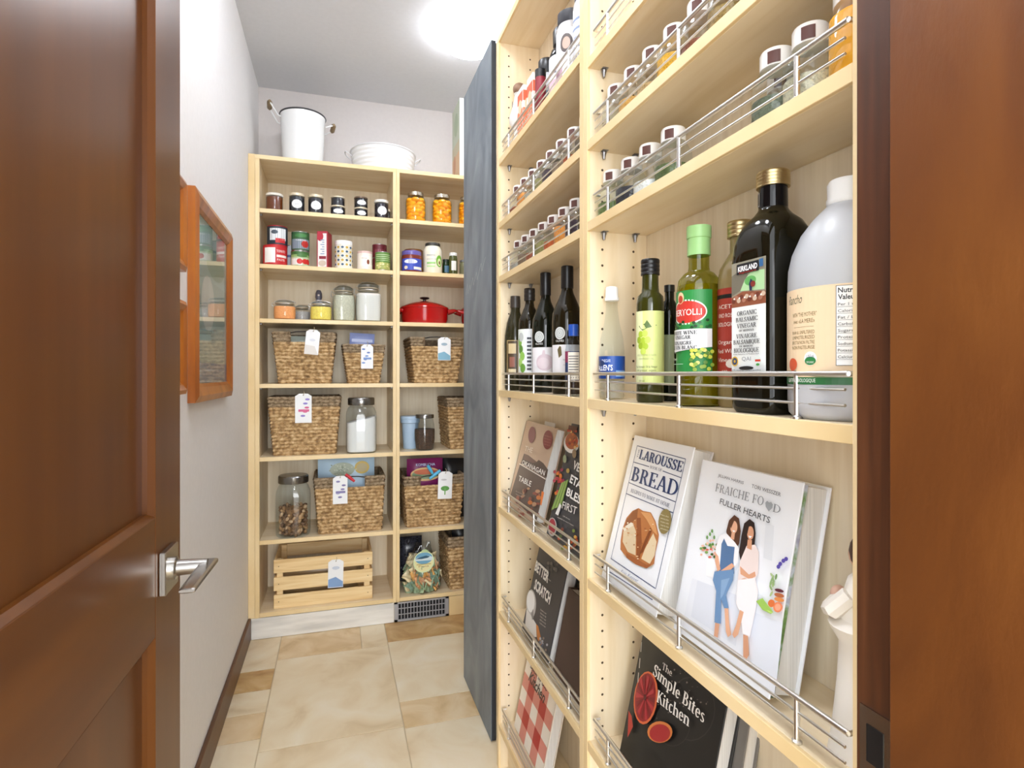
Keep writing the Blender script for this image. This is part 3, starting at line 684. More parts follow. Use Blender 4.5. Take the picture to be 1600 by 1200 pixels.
def d_scr(a):
    P = a.poly; E = lambda x, y, rx, ry_, c, r=0: a.ell(x, y, rx, ry_, c, q=True, rot=r)
    E(232, 440, 30, 88, '#b9b5ae'); E(230, 425, 24, 66, '#e8e6e1'); P([(205, 470), (225, 500), (262, 560), (266, 640), (240, 640), (196, 570)], '#ded9d0')
    P([(262, 560), (276, 575), (300, 680), (290, 690), (270, 650)], '#c67a35'); P([(232, 500), (244, 470), (248, 520), (240, 540)], '#85807a')
    for i in range(14): E(random.uniform(268, 330), random.uniform(640, 745), 6, 8, random.choice(['#7c828c', '#b0b0b4', '#4a5468', '#8a7a6c']))
    for i in range(12): E(random.uniform(330, 395), random.uniform(160, 240), 8, 10, random.choice(['#5c5a58', '#6c6864', '#4a4846']))
    a.fit('BETTER', (256, 232), (336, 312), 66, '#f2efe8', .04); a.fit('from', (334, 290), (354, 306), 12, '#d8d4cc'); a.fit('SCRATCH', (252, 345), (347, 442), 68, '#f2efe8', .04)
    for k in range(5): a.fit('delicious diy' if k % 2 else 'foods to start', (292 - 1 * k, 478 + 20 * k), (328 - 1 * k, 505 + 20 * k), 12, '#cfcac0')
book('cookbook', 'dark cookbook titled better from scratch, on the lower book shelf', .503, 1.548, .486, .206, .275, .034, 13, '#3a3a3d', d_scr,
     q=(770, 830, 3.87))
book('cookbook', 'dark green cookbook standing just behind the better from scratch book', .543, 1.63, .486, .2, .262, .022, 12, '#1f3b33')
book('recipe_binder', 'plain dark brown binder leaning at the right of the lower book shelf', .508, 1.318, .486, .222, .205, .028, 12, '#49352b', rough=.5)
def d_flor(a):
    for i in range(40):
        u, v = random.uniform(.01, .18), random.uniform(.14, .235); a.line((u, v), (u + random.uniform(-.02, .02), v + random.uniform(-.01, .02)), .0016, '#c9cbc6')
book('cookbook', 'black cookbook with white sprigs peeking above the brown binder', .543, 1.330, .486, .19, .245, .022, 12, '#1d1e20', d_flor)

def d_ging(a):
    n = 5; s = .245 / n; cs = {0: '#f2ebe0', 1: '#d98a7c', 2: '#b3231e'}
    for i in range(n):
        for j in range(7):
            v0 = j * s * .84; a.raw([(i * s, v0), (i * s + s, v0), (i * s + s, v0 + s * .84), (i * s, v0 + s * .84)], [(0, 1, 2, 3)], cs[(i % 2) + (j % 2)])
    a.text('Back in the', .11, .195, .022, '#1d1616', shear=.35, bold=.01); a.text('Kitchen', .11, .16, .03, '#1d1616', shear=.35, bold=.015)
book('cookbook', 'red gingham-checked cookbook with black script on the lowest visible shelf', .520, 1.675, .14, .245, .29, .03, 12, '#efe6d8', d_ging)

def d_simple(a):
    P = a.poly; E = lambda x, y, rx, ry_, c, r=0: a.ell(x, y, rx, ry_, c, q=True, rot=r)
    for (x, y, r) in ((640, 560, 180), (540, 640, 130)):
        for rr, c in ((1, '#33302e'), (.96, '#1b1a1a')): E(x, y, r * rr * .75, r * rr, c)
    for i in range(60): E(random.gauss(600, 60), random.gauss(480, 70), random.uniform(2, 6), random.uniform(2, 6), random.choice(['#5a5450', '#3f3a38', '#7c726a']))
    E(398, 500, 66, 148, '#d5673a', .1); E(396, 498, 58, 136, '#8f1f24', .1)
    for k in range(14):
        t = 2 * pi * k / 14; P([(396, 498), (396 + 52 * cos(t), 498 + 126 * sin(t)), (396 + 52 * cos(t + .26), 498 + 126 * sin(t + .26))], '#b03038' if k % 2 else '#7a161d')
    E(396, 498, 8, 18, '#5a1016'); E(480, 690, 70, 60, '#cf7a3c'); E(480, 696, 58, 50, '#a5262a')
    P([(305, 570), (322, 600), (330, 660), (300, 720)], '#b0392c')
    a.fit('~Simple Bites', (442, 373), (724, 641), 72, '#f2efe9'); a.fit('~Kitchen', (464, 521), (642, 661), 74, '#f2efe9')
    a.fit('~The', (492, 340), (545, 382), 42, '#f2efe9', -.005); a.fit('~Simple Bites', (440, 372), (722, 640), 72, '#f2efe9', .004); a.fit('~Kitchen', (462, 520), (640, 660), 74, '#f2efe9', .004)
    for k, y0 in enumerate((190, 280, 360)): a.line((378 - 8 * k, y0), (374 - 8 * k, y0 + 55), .0025, '#b9b5ae')
book('cookbook', 'black cookbook with a halved blood orange, below the white books', .520, .993, .486, .250, .270, .030, 13, '#191919', d_simple,
     q=(900, 950, 3.556))
book('cookbook', 'grey-paged cookbook tucked behind the black blood orange cookbook', .556, .985, .486, .262, .262, .026, 11, '#77736e')

# ================================================================ figurine
fg = thing('figurine', 'white robed figurine with brown hair beside the right upright', 'figurine', (.547, .480, .811), RR - 1.5); fg.scale = (1.12, 1.12, 1.14)
mb = MB(); cl = plain('#e9e4db', .6)
mb.loft([(.0, .034, .030, 2.4), (.02, .031, .028, 2.2), (.07, .027, .024, 2), (.105, .026, .022, 2), (.118, .034, .03, 2), (.122, .036, .031, 2), (.128, .026, .022, 2), (.150, .024, .018, 2), (.165, .018, .015, 2), (.172, .008, .008, 2)], cl, 24); mb.ob('robe', fg)
mb = MB(); mb.tube([(-.022, 0, .152), (-.030, -.012, .136), (-.022, -.026, .132), (-.008, -.031, .140)], [.009, .009, .008, .006], cl); mb.tube([(.022, 0, .152), (.030, -.012, .136), (.018, -.026, .130), (.002, -.031, .136)], [.009, .009, .008, .006], cl); mb.ob('sleeve', fg)
MB().ball((-.002, -.033, .140), (.009, .006, .008), plain('#d9b09a', .5)).ob('hands', fg)
MB().loft([(.007, .168), (.0075, .176)], plain('#dcb49c', .5), 12).ball((0, -.004, .186), (.0125, .013, .0155), plain('#dcb49c', .5)).ob('head', fg)
MB().ball((0, .003, .190), (.0185, .0175, .020), plain('#4c352a', .6)).ball((0, .010, .174), (.012, .009, .018), plain('#4c352a', .6)).ob('hair', fg)

# ================================================================ bottles
def bottle(name, label, px, X, z, R, prof, body, cap=None, capm=black, content=None, art=None, rz=0.0, group=None, cat='bottle', Y=None, n=32, loc=None):
    Y = ry(px, X) if Y is None else Y
    t = thing(name, label, cat, loc or (X, Y, z + .0004), RR + rz, group)
    MB().loft(prof, body, n).ob('bottle_body', t)
    if content:
        cp, cm = content; MB().loft(cp, cm, n).ob('contents', t)
    if cap: MB().loft(cap, capm, 24).ob('cap', t)
    if art:
        a = Art(cyl(R)); art(a); a.ob('bottle_label', t)
    return t
def wine_prof(R, H, rn, zs_, zn): # shoulder start, neck start
    return [(R * .93, 0), (R, .006), (R, zs_), (R * .96, zs_ + (zn - zs_) * .3), (R * .75, zs_ + (zn - zs_) * .6), (rn * 1.15, zn), (rn, zn + .01), (rn, H)]
def bands(r, z0, z1, k=5, lip=.0006):
    out = [(r * .96, z0)]
    for i in range(k): a = z0 + (z1 - z0) * i / k; out += [(r + lip, a + .0004), (r + lip, a + (z1 - z0) / k * .6), (r, a + (z1 - z0) / k * .75)]
    return out + [(r + lip, z1 - .002), (r * .96, z1), (.001, z1 + .0004)]
dkgl = plain('#12150d', .05, 0, 'dark_green_glass', 0, .35); dkgl2 = plain('#1e190c', .05, 0, 'dark_amber_glass', 0, .35); blkgl = plain('#0c0d10', .05, 0, 'black_glass', 0, .35)
Z = 1.170
# small clear bottle with blue label
def al(a):
    a.rect(-.041, .040, .041, .084, '#1f4fa3', 24); a.rect(-.041, .040, -.004, .084, '#17408c'); a.text("ALLEN'S", -.012, .056, .011, '#f5f7fa', w=.036, bold=.02); a.text('VINEGAR', -.008, .072, .006, '#dfe6f2', w=.02); a.rect(.012, .044, .036, .056, '#86aee0'); a.ell(-.02, .070, .010, .006, '#2a3c66')
bottle('vinegar_bottle', 'small clear bottle with white cap and blue label at the left end', 956, .522, Z, .0252,
    [(.022, 0), (.0245, .005), (.0245, .095), (.022, .120), (.015, .150), (.0115, .175), (.0115, .198)], glass('#f6f9fa', 'clear_plastic', 1.2), [(.0125, .193), (.014, .194), (.014, .199), (.0125, .201), (.0122, .218), (.0105, .221), (.001, .2215)], white,
    content=([(.0235, .002), (.0238, .03), (.0238, .036), (.001, .0362)], translucent('#f4efe2', .7)), art=al, rz=.93)
# olive oil with pale label
def go(a):
    a.rect(-.042, .032, .034, .158, '#d4dd8c', 24); a.rect(-.042, .032, -.010, .158, '#e3e9b4', 12)
    for i, (x, y) in enumerate([(-.014, .118), (-.006, .119), (-.018, .108), (-.009, .107), (-.001, .108), (-.014, .098), (-.005, .097), (-.009, .088)]): a.ell(x, y, .0052, .0058, ['#a9c23a', '#bfd25c', '#95b02c'][i % 3])
    a.poly([(-.018, .132), (-.006, .136), (-.002, .142), (.002, .136), (.006, .130), (-.002, .128), (-.010, .124)], '#5c7540'); a.line((-.006, .130), (.014, .133), .0012, '#6c7a4a')
    a.text('HUILE DE PEPINS DE RAISIN', -.004, .080, .0035, '#9fa96a', w=.034); a.text('GRAPESEED OIL', -.004, .074, .003, '#9fa96a', w=.026); a.text('The Aromatic Oil & Vinegar', -.005, .060, .0035, '#55603a', w=.040); a.text('cold pressed  organic', -.005, .054, .0035, '#55603a', w=.036); a.text('250 ml', -.012, .036, .003, '#55603a')
bottle('oil_bottle', 'slim dark oil bottle with pale green grape label', 1016, .528, Z, .024, [(.022, 0), (.0238, .004), (.0238, .172), (.022, .185), (.0155, .192), (.0145, .2), (.0142, .228)], plain('#33340f', .06, 0, 'olive_glass', 0, .5),
    bands(.0158, .222, .250, 4), black, art=go, rz=.9)
bottle('oil_bottle', 'dark green bottle half hidden behind the pale green labelled oil bottle', 1046, .586, Z, .0215, [(.020, 0), (.0215, .004), (.0215, .15), (.018, .168), (.0085, .185), (.0085, .205)], dkgl,
    [(.0095, .2), (.0095, .212), (.001, .2125)], black, art=lambda a: a.rect(-.005, .03, .03, .12, '#9aa47c', 10))
# white wine vinegar
def be(a):
    a.rect(-.056, .052, .030, .176, '#2c8a42', 26)
    a.ell(-.010, .143, .032, .019, '#f5efe6', 18); a.ell(-.010, .143, .030, .0168, '#c8372c', 18); a.text('BERTOLLI', -.011, .138, .0095, '#f8f5ee', w=.050, bold=.008); a.ell(-.020, .165, .007, .009, '#e5c79b'); a.ell(-.020, .163, .005, .006, '#b5452c')
    for i in range(30): a.ell(random.uniform(-.05, .028), random.uniform(.118, .130), .0026, .0022, random.choice(['#1d5c2b', '#6aa33c', '#12401c']))
    a.raw([(-.056, .084), (.028, .092), (.028, .118), (-.056, .117)], [(0, 1, 2, 3)], '#2c8a42')
    for i in range(12):
        u0 = -.056 + .007 * i; a.raw([(u0, .080 + i * .0008), (u0 + .007, .0808 + i * .0008), (u0 + .007, .117), (u0, .117)], [(0, 1, 2, 3)], '#efeeee')
    for k, s in enumerate(['~WHITE WINE', '~VINEGAR', '~VINAIGRE', '~DE VIN BLANC']):
     for dx in (0, .0005): a.text(s, -.016 + dx, (.109, .102, .0935, .0865)[k], .0055, '#2b2f33', w=(.046, .03, .034, .046)[k], bold=.01)
    a.text('500 ml', -.034, .070, .004, '#dfeee0', w=.018); a.rect(-.05, .064, -.012, .0646, '#cfe6d2')
    for i in range(30): a.ell(random.uniform(.0, .029), random.uniform(.056, .086), .0028, .0028, random.choice(['#c9cf4a', '#8fae3a', '#e0d878', '#5c8a34']))
bottle('vinegar_bottle', 'yellow-green vinegar bottle with light green cap and green label', 1092, .538, Z, .0335,
    [(.030, 0), (.033, .006), (.033, .178), (.031, .194), (.023, .204), (.0165, .208), (.0155, .214), (.0155, .25)], glass('#d3d68a', 'yellow_green_glass', 1.65), [(.0175, .232), (.0172, .258), (.0185, .259), (.0185, .277), (.001, .278)], plain('#9ccb85', .4),
    content=([(.029, .003), (.0322, .008), (.0322, .176), (.030, .186), (.001, .1862)], translucent('#c2b028', .55, .15)), art=be, rz=.66)
def rd(a):
    a.rect(-.045, .045, .045, .175, '#a5392c', 20); a.rect(-.045, .160, .045, .166, '#1c1a1a', 20)
    for k, s in enumerate(['ACETO', 'VINO ROSSO', 'BIOLOGICO', '', 'Organic', 'Red Wine', 'Vinegar']): 
        if s: a.text(s, -.008, .145 - .013 * k, .006, '#f0e6d8', w=.034)
    a.text('500 mL', -.005, .05, .005, '#e8dccc', w=.02); a.ell(.0, .064, .008, .006, '#f0e6d8')
bottle('vinegar_bottle', 'red-labelled bottle with gold cap partly hidden behind the big square bottle', 1157, .577, Z, .0325, [(.030, 0), (.0325, .005), (.0325, .185), (.03, .205), (.02, .222), (.015, .23), (.015, .262)], plain('#8c7a52', .08, 0, 'amber_glass', 0, .5),
    bands(.0185, .252, .276, 4), gold, art=rd, rz=.5)
# square balsamic bottle
kx = .533; ky = ry(1208, kx)
kb = thing('vinegar_bottle', 'tall square black balsamic vinegar bottle with gold cap', 'bottle', (kx, ky, Z + .0004), RR + .03)
s_ = .0385
MB().loft([(0, s_ * .93, s_ * .93, 5), (.006, s_, s_, 6), (.02, s_, s_, 7), (.195, s_, s_, 7), (.215, s_ * .99, s_ * .99, 5), (.230, s_ * .93, s_ * .93, 3.6), (.242, s_ * .80, s_ * .80, 2.8), (.250, s_ * .60, s_ * .60, 2.3), (.256, .019, .019, 2), (.262, .0165, .0165, 2), (.288, .0165, .0165, 2)], plain('#13120a', .05, 0, 'black_green_glass', 0, .35), 48).ob('bottle_body', kb, sharp=50)
MB().loft([(.0172, .256), (.0176, .26), (.0172, .287)], blkgl, 24).ob('neck_sleeve', kb)
MB().loft(bands(.0195, .286, .306, 5), gold, 28).ob('cap', kb)
ka = Art(flatmap(-s_ - .0002)); w2 = .030
ka.rect(-w2, .052, w2, .192, '#e4e6e4', 2); ka.rect(-w2, .135, w2, .192, '#8f8a78', 2); ka.poly([(-w2, .135), (w2, .135), (w2, .150), (-.01, .154), (-w2, .148)], '#8a4f36')
ka.poly([(-w2, .150), (-.012, .156), (.0, .172), (-.004, .186), (-w2, .176)], '#6f6a5c'); ka.poly([(-.014, .155), (w2 - .002, .152), (w2 - .002, .176), (.006, .178), (-.006, .168)], '#a9cf9c'); ka.ell(.004, .166, .010, .006, '#5fa55a')
for i in range(12): ka.ell(-.026 + .0048 * i, .143 + .004 * (i % 2), .0036, .0030, ['#6b3526', '#a5705a', '#c8b09a'][i % 3]); 
for i in range(6): ka.ell(-.024 + .0095 * i, .146, .0014, .0012, '#f4efe8')
ka.poly([(.004, .153), (.008, .153), (.009, .165), (.006, .168), (.003, .162)], '#1e2a4a'); ka.ell(.010, .161, .0042, .0038, '#7a2c22')
ka.rect(-.019, .176, .020, .189, '#15171c', 2); ka.text('KIRKLAND', .0005, .1795, .0065, '#f4f4f6', w=.034, bold=.03); ka.text('Signature', .0005, .1768, .0018, '#c8372c', w=.030); ka.rect(.021, .180, .0275, .1895, '#2f5f8f', 2)
for k, (s, w) in enumerate([('~ORGANIC', .034), ('~BALSAMIC', .038), ('~VINEGAR', .034), ('~OF MODENA', .026)]):
  for dx in (0, .0004): ka.text(s, -.001 + dx, (.1235, .1155, .1075, .1030)[k], .0055 if k < 3 else .0026, '#26282c', w=w, bold=.005)
for k, (s, w) in enumerate([('~VINAIGRE', .036), ('~BALSAMIQUE', .046), ('~DE MODENE', .024), ('~BIOLOGIQUE', .044)]):
  for dx in (0, .0004): ka.text(s, -.001 + dx, (.0945, .0870, .0832, .0765)[k], .0055 if k != 2 else .0024, '#26282c', w=w, bold=.005)
ka.text("Aceto Balsamico di Modena I.G.P.", -.001, .0735, .0018, '#3a3c40', w=.046); ka.ell(-.021, .0655, .0062, .0062, '#caa22c'); ka.ell(-.021, .0655, .0045, .0045, '#1f3c6b'); ka.ell(-.021, .0655, .002, .002, '#caa22c'); ka.text('QAI', 0, .066, .005, '#7b7f86', w=.016)
ka.ell(.020, .0655, .0058, .0060, '#d4dcd6'); ka.rect(.0155, .0645, .0245, .0672, '#c03a2f', 2); ka.ell(.020, .061, .003, .0016, '#4a9a4c'); ka.ell(-.0, .0568, .013, .0024, '#1c1c1e', 12); ka.text('6% acidity / 1 L / acidite', 0, .0535, .0018, '#3a3c40', w=.05)
ka.ob('bottle_label', kb)
kn = Art(cyl(.0176)); kn.rect(-.012, .262, -.004, .280, '#8f8a86'); kn.rect(-.0105, .264, -.0055, .278, '#2c2a28'); kn.ob('neck_label', kb)
# big translucent jug
jg = thing('vinegar_jug', 'large round translucent plastic jug with white cap and cream label', 'jug', (.5485, .5050, Z + .0004), RR + .5)
pl = translucent('#e6e9ee', .42, .3); R = .0615
MB().loft([(R * .9, 0), (R * .98, .006), (R, .02), (R, .150), (R * .99, .168), (R * .93, .185), (R * .78, .207), (R * .58, .224), (R * .42, .234), (R * .34, .239), (.0195, .244)], pl, 44).ob('jug_body', jg, sharp=60)
MB().loft([(R * .88, .003), (R * .965, .008), (R * .975, .02), (R * .975, .036), (.001, .0362)], plain('#7d5648', .3), 40).ob('contents', jg)
MB().loft([(.0205, .238), (.022, .24), (.022, .245), (.0208, .247), (.0212, .262), (.019, .266), (.001, .2665)], white, 36).ob('cap', jg)
ja = Art(cyl(R)); ja.rect(-.12, .038, .12, .046, '#2e6b3c', 40); ja.rect(-.12, .046, .12, .143, '#ecd2ae', 40)
ja.text('Rancho', -.046, .127, .010, '#3d4a34', w=.026, shear=.4); ja.text('WITH "THE MOTHER"', -.032, .112, .0045, '#7a6a3f', w=.034); ja.text('avec «LA MERE»', -.032, .105, .0045, '#7a6a3f', w=.030); ja.rect(-.046, .1005, -.018, .1008, '#7a6a3f', 3)
for k, s in enumerate(['RAW & UNFILTERED', 'UNPASTEURIZED', 'BRUT & NON FILTRE', 'NON PASTEURISE']): ja.text(s, -.033, .093 - .0055 * k, .0038, '#7a6a3f', w=.032)
ja.ell(-.022, .066, .0075, .0075, '#f2f2ee'); ja.ell(-.022, .0635, .0066, .0045, '#2f7d43'); ja.text('USDA', -.022, .067, .003, '#33507a', w=.009); ja.text('ORGANIC', -.022, .061, .0022, '#f2f2ee', w=.009); ja.ell(-.048, .060, .008, .007, '#c9512c')
ja.rect(.004, .058, .062, .141, '#f4f4f2', 16); ja.rect(.004, .058, .0045, .141, '#1c1c1e', 1); ja.rect(.004, .1405, .062, .141, '#1c1c1e', 16); ja.rect(.004, .058, .062, .0585, '#1c1c1e', 16)
ja.text('Nutrition Facts', .006, .1335, .0052, '#1c1c1e', w=.040, align='l', bold=.02); ja.text('Valeur nutritive', .006, .1265, .0052, '#1c1c1e', w=.040, align='l', bold=.02)
for k, s in enumerate(['Per 1 tbsp (15 mL)', 'Calories 0', 'Fat / Lipides 0 g', 'Carbohydrate 0 g', 'Sugars / Sucres 0 g', 'Protein 0 g', 'Sodium 0 mg', 'Potassium 10 mg', 'Calcium 0 mg']):
    ja.text(s, .006, .1200 - .0068 * k, .0030, '#303032', w=.0021 * len(s), align='l'); ja.rect(.005, .1185 - .0068 * k, .06, .1188 - .0068 * k, '#55555a', 12)
ja.text('CERTIFIED BIOLOGIQUE', -.035, .0405, .004, '#e8efe6', w=.04); ja.ob('jug_label', jg)
# left bay bottles
bottle('oil_bottle', 'brown oval bottle with small tan label, nearest the chalkboard', 0, .522, Z, .0335, [(.029, 0), (.0325, .006), (.0335, .14), (.0325, .165), (.026, .205), (.0145, .238), (.0135, .262)], plain('#2c2917', .12, 0, 'smoky_glass', 0, .4),
    [(.0155, .25), (.0155, .272), (.0148, .285), (.001, .2855)], plain('#3a332c', .4), art=lambda a: (a.rect(-.022, .05, .014, .15, '#b79f6e', 8), a.rect(-.020, .052, .012, .148, '#4a3a26', 8), a.rect(-.016, .110, .008, .14, '#c9b48a', 6), a.rect(-.012, .07, .004, .1, '#8f5a4a', 6), a.rect(-.016, .054, .008, .064, '#d8c8a0', 6)), Y=1.670, rz=1.1)
def lb2(a):
    a.rect(-.045, .05, .045, .178, '#e9ecee', 20); a.rect(-.045, .05, -.004, .178, '#e3e9e2', 10)
    for x, y, c in ((-.022, .14, '#7fae4a'), (-.018, .12, '#5c8a38'), (-.012, .10, '#8fbf57'), (-.02, .082, '#a5cc6c'), (-.01, .066, '#6b9c3f'), (-.016, .155, '#b9bdbb')): a.ell(x, y, .009, .013, c)
    for k in range(9): a.rect(.004 + .0 * k, .06 + .011 * k, .016, .066 + .011 * k, '#3d4147', 4)
bottle('oil_bottle', 'dark bottle with white and green herb label, second from the chalkboard', 0, .540, Z, .0325, wine_prof(.0325, .27, .0125, .19, .245), dkgl2, bands(.0155, .262, .298, 3), plain('#241e1a', .4), art=lb2, Y=1.588, rz=.9)
def wl(c, leaf):
    def f(a):
        a.rect(-.040, .052, .050, .120, '#e8e6e8', 20); a.ell(-.012, .148, .014, .015, '#d8dad8'); a.ell(-.012, .148, .012, .013, '#c0c4c2'); 
        for k in range(5): a.ell(-.012, .148, .010 - .002 * k, .011 - .002 * k, '#d8dad8' if k % 2 else '#aab0ae')
        a.text('OLIVES', -.012, .127, .005, '#e8eae8', w=.022)
        if leaf: a.poly([(-.014, .088), (-.006, .095), (-.008, .115), (-.012, .117), (-.018, .108)], '#6b5f3c'); a.text('balsamic', .008, .082, .004, '#8a8488', w=.022); a.text('reserve', .008, .070, .003, '#8a8488', w=.02)
        else: a.ell(.004, .080, .024, .022, '#d6c3ca'); a.ell(.0, .078, .016, .015, '#e0d0d5'); a.poly([(-.004, .098), (.006, .1), (.004, .112), (-.001, .112)], '#d6c3ca')
    return f
bottle('vinegar_bottle', 'tall black wine-style bottle with a pale pink garlic label', 0, .545, Z, .0365, wine_prof(.0365, .31, .0135, .175, .245), dkgl, [(.0142, .262), (.0150, .264), (.0146, .322), (.013, .324), (.001, .3243)], black, art=wl('#fff', False), Y=1.468, rz=1.05)
bottle('vinegar_bottle', 'tall black wine-style bottle with a white sprig label, by the middle upright', 0, .548, Z, .0380, wine_prof(.0380, .31, .0140, .178, .248), dkgl2, [(.0148, .26), (.0156, .262), (.0152, .314), (.0135, .316), (.001, .3163)], black, art=wl('#fff', True), Y=1.322, rz=1.0)
bottle('extract_bottle', 'small flat bottle with bright blue cap in front of the tall dark bottles', 0, .514, Z, .0185, [(.017, 0), (.0185, .004), (.0185, .105), (.015, .120), (.0095, .128), (.0095, .14)], glass('#e8eef2'),
    [(.0115, .135), (.0115, .157), (.0105, .161), (.001, .1613)], plain('#1d4fb0', .35), content=([(.0165, .003), (.0175, .006), (.0175, .06), (.001, .0602)], translucent('#4a3020', .2)),
    art=lambda a: (a.rect(-.028, .035, .028, .10, '#20365f', 16), a.rect(-.028, .075, -.002, .10, '#8c2a52', 8), a.rect(-.006, .036, .020, .098, '#ece8dc', 8), [a.rect(-.004, .04 + .006 * k, .018, .042 + .006 * k, '#6a6a6e', 4) for k in range(9)]), Y=1.203, rz=.8)

# ================================================================ spice jars
CAPW = plain('#ece9e4', .35); CAPB = plain('#5a352e', .5)
def spice_master():
    mb = MB(); mb.loft([(.020, 0), (.029, .002), (.0305, .006), (.0305, .045), (.029, .058), (.022, .070), (.018, .074), (.018, .079)], G, 28); g_ = mb
    cp = MB(); cp.loft([(.0185, .0742), (.0200, .0748), (.0200, .094), (.0185, .0968), (.001, .097)], CAPW, 28)
    return g_, cp
gm, cm_ = spice_master()
def spice(label, X, Y, z, col, fill, group, first=[None, None, {}]):
    t = thing('spice_jar', label, 'jar', (X, Y, z + .0004), RR, group)
    if first[0] is None:
        first[0] = gm.ob('jar_glass', t); first[1] = cm_.ob('jar_cap', t)
        a = Art(cyl(.0202)); a.rect(.006, .0765, .021, .0915, CAPB, 6); first.append(a.ob('cap_sticker', t, label='dark brown square sticker'))
    else: dup_part(first[0], t); dup_part(first[1], t); dup_part(first[3], t)
    k = (col, fill)
    if k not in first[2]:
        first[2][k] = MB().loft([(.018, .0015), (.0285, .0035), (.0295, .008), (.0295, fill * .8), (.0295, fill), (.001, fill + .004)], noisy('spice_' + col.strip('#'), [col, tuple(min(1, x * 1.2 + .04) for x in [int(col[i:i + 2], 16) / 255 for i in (1, 3, 5)]), col], (1, 1, 1), 220, 3, .9, bump=.5, bscale=220), 24).ob('spice_contents', t)
    else: dup_part(first[2][k], t)
    return t
R3 = [(.527, ry(958, .527), '#5a6a3a', .032, 'green herb'), (.530, ry(987, .530), '#2c2a30', .040, 'dark seed'), (.530, ry(1016.5, .530), '#dcdad2', .030, 'white powder'), (.530, ry(1052, .530), '#4d5a35', .034, 'dark green herb'),
      (.527, ry(1214, .527), '#5c6352', .034, 'grey-green herb'), (.577, .635, '#8a5a3a', .03, 'brown powder'), (.528, .5375, '#b9b49c', .035, 'pale grey powder')]
for i, (X, Y, c, f_, w) in enumerate(R3): spice('%s spice jar above the vinegars, %s from the middle upright' % (w, ORD[i]), X, Y, 1.5235, c, f_, 'spice jars on the shelf above the vinegar bottles')
oj = thing('spice_jar', 'squat orange-filled jar against the right upright above the jug', 'jar', (.5335, .4735, 1.5239), RR, 'spice jars on the shelf above the vinegar bottles')
MB().loft([(.028, 0), (.0325, .004), (.0325, .07), (.026, .085), (.026, .092)], G, 28).ob('jar_glass', oj)
MB().loft([(.027, .002), (.0315, .006), (.0315, .074), (.001, .078)], plain('#f7ab0c', .6), 24).ob('spice_contents', oj)
MB().loft([(.0275, .088), (.0275, .105), (.001, .1055)], CAPW, 24).ob('jar_cap', oj)
for i, (c, f_, w) in enumerate([('#6b4a3a', .02, 'brown peppercorns'), ('#b88a45', .036, 'tan powder'), ('#a88a5c', .03, 'mixed seeds'), ('#d39a2c', .045, 'yellow powder'), ('#7a4632', .03, 'dark red flakes'), ('#8a6f3d', .04, 'brown seeds'), ('#4f5a38', .035, 'green leaves')]):
    spice('%s spice jar on the near upper spice shelf, %s from the middle upright' % (w, ORD[i]), .529, 1.018 - .067 * i, 1.685, c, f_, 'spice jars on the near upper spice shelf')
CC = [('#9a938a', .03), ('#6e5a48', .04), ('#8a4a34', .03), ('#7c7444', .045), ('#a04a22', .03), ('#c07a34', .05), ('#3a2c34', .045), ('#54452c', .04)]
for i in range(8):
    c, f_ = CC[i]; spice('white-capped spice jar on the far lower spice shelf, %s from the chalkboard' % ORD[i], .529, 1.640 - .0715 * i, 1.5196, c, f_, 'spice jars on the far lower spice shelf')
for i in range(8):
    c, f_ = CC[(i * 3 + 2) % 8]; spice('white-capped spice jar on the far middle spice shelf, %s from the chalkboard' % ORD[i], .529, 1.648 - .0705 * i, 1.686, c, f_, 'spice jars on the far middle spice shelf')

# tall things on the top shelf of the far right-hand case
Z = 1.8816
t = thing('spice_mill', 'white ceramic mill with wooden ball top and grey motif, top shelf by the chalkboard', 'mill', (.53, 1.655, Z + .0004), RR)
MB().loft([(.024, 0), (.026, .003), (.022, .03), (.016, .055), (.017, .075), (.030, .095), (.031, .11), (.022, .14), (.016, .165), (.014, .178)], plain('#ded9d2', .4), 28).ob('mill_body', t)
MB().loft([(.012, .1785), (.017, .183)], white, 20).ball((0, 0, .198), (.020, .020, .018), noisy('walnut_ball', ['#6b5040', '#8a6a52'], (1, 1, 1), 30, 4, .5)).ob('mill_top', t)
a = Art(cyl(.0215)); a.rect(-.004, .135, .003, .158, '#7d7a78', 2); a.ob('mill_print', t)
def carton(name, label, X, Y, z, w, d, h, col, draws, cat='packet', rz=0.0):
    t = thing(name, label, cat, (X, Y, z + .0004), RR + rz)
    MB().box(-w / 2, w / 2, -d / 2, d / 2, 0, h, plain(col, .45)).ob('carton_body', t, False, .001)
    for k, (mp) in enumerate((flatmap(-d / 2), lambda u, v, hh: Vector((w / 2 + hh + .0003, u, v)))):
        a = Art(mp); draws(a, w if k == 0 else d); a.ob('carton_print', t)
    return t
def sal(a, w): a.rect(-w * .48, .02, w * .48, .1, '#e07a50', 3); a.rect(-w * .48, .12, w * .48, .15, '#d9694a', 3); a.ell(0, .11, w * .3, .02, '#f4c9a8'); a.text('SALT', 0, .055, .016, '#fbf3ea', w=w * .7)
carton('salt_packet', 'orange and white salt packet standing beside the white mill', .525, 1.585, Z, .05, .03, .165, '#f0e8e2', sal)
carton('salt_packet', 'orange and white salt packet second from the white mill', .535, 1.525, Z, .05, .032, .172, '#efe0d8', sal)
bottle('spice_shaker', 'white shaker with bright orange cap behind the salt packets', 0, .588, Z, .018, [(.017, 0), (.018, .003), (.018, .16), (.015, .168)], white, [(.0195, .164), (.0195, .196), (.018, .199), (.001, .1993)], plain('#f0562a', .35), Y=1.572, cat='shaker')
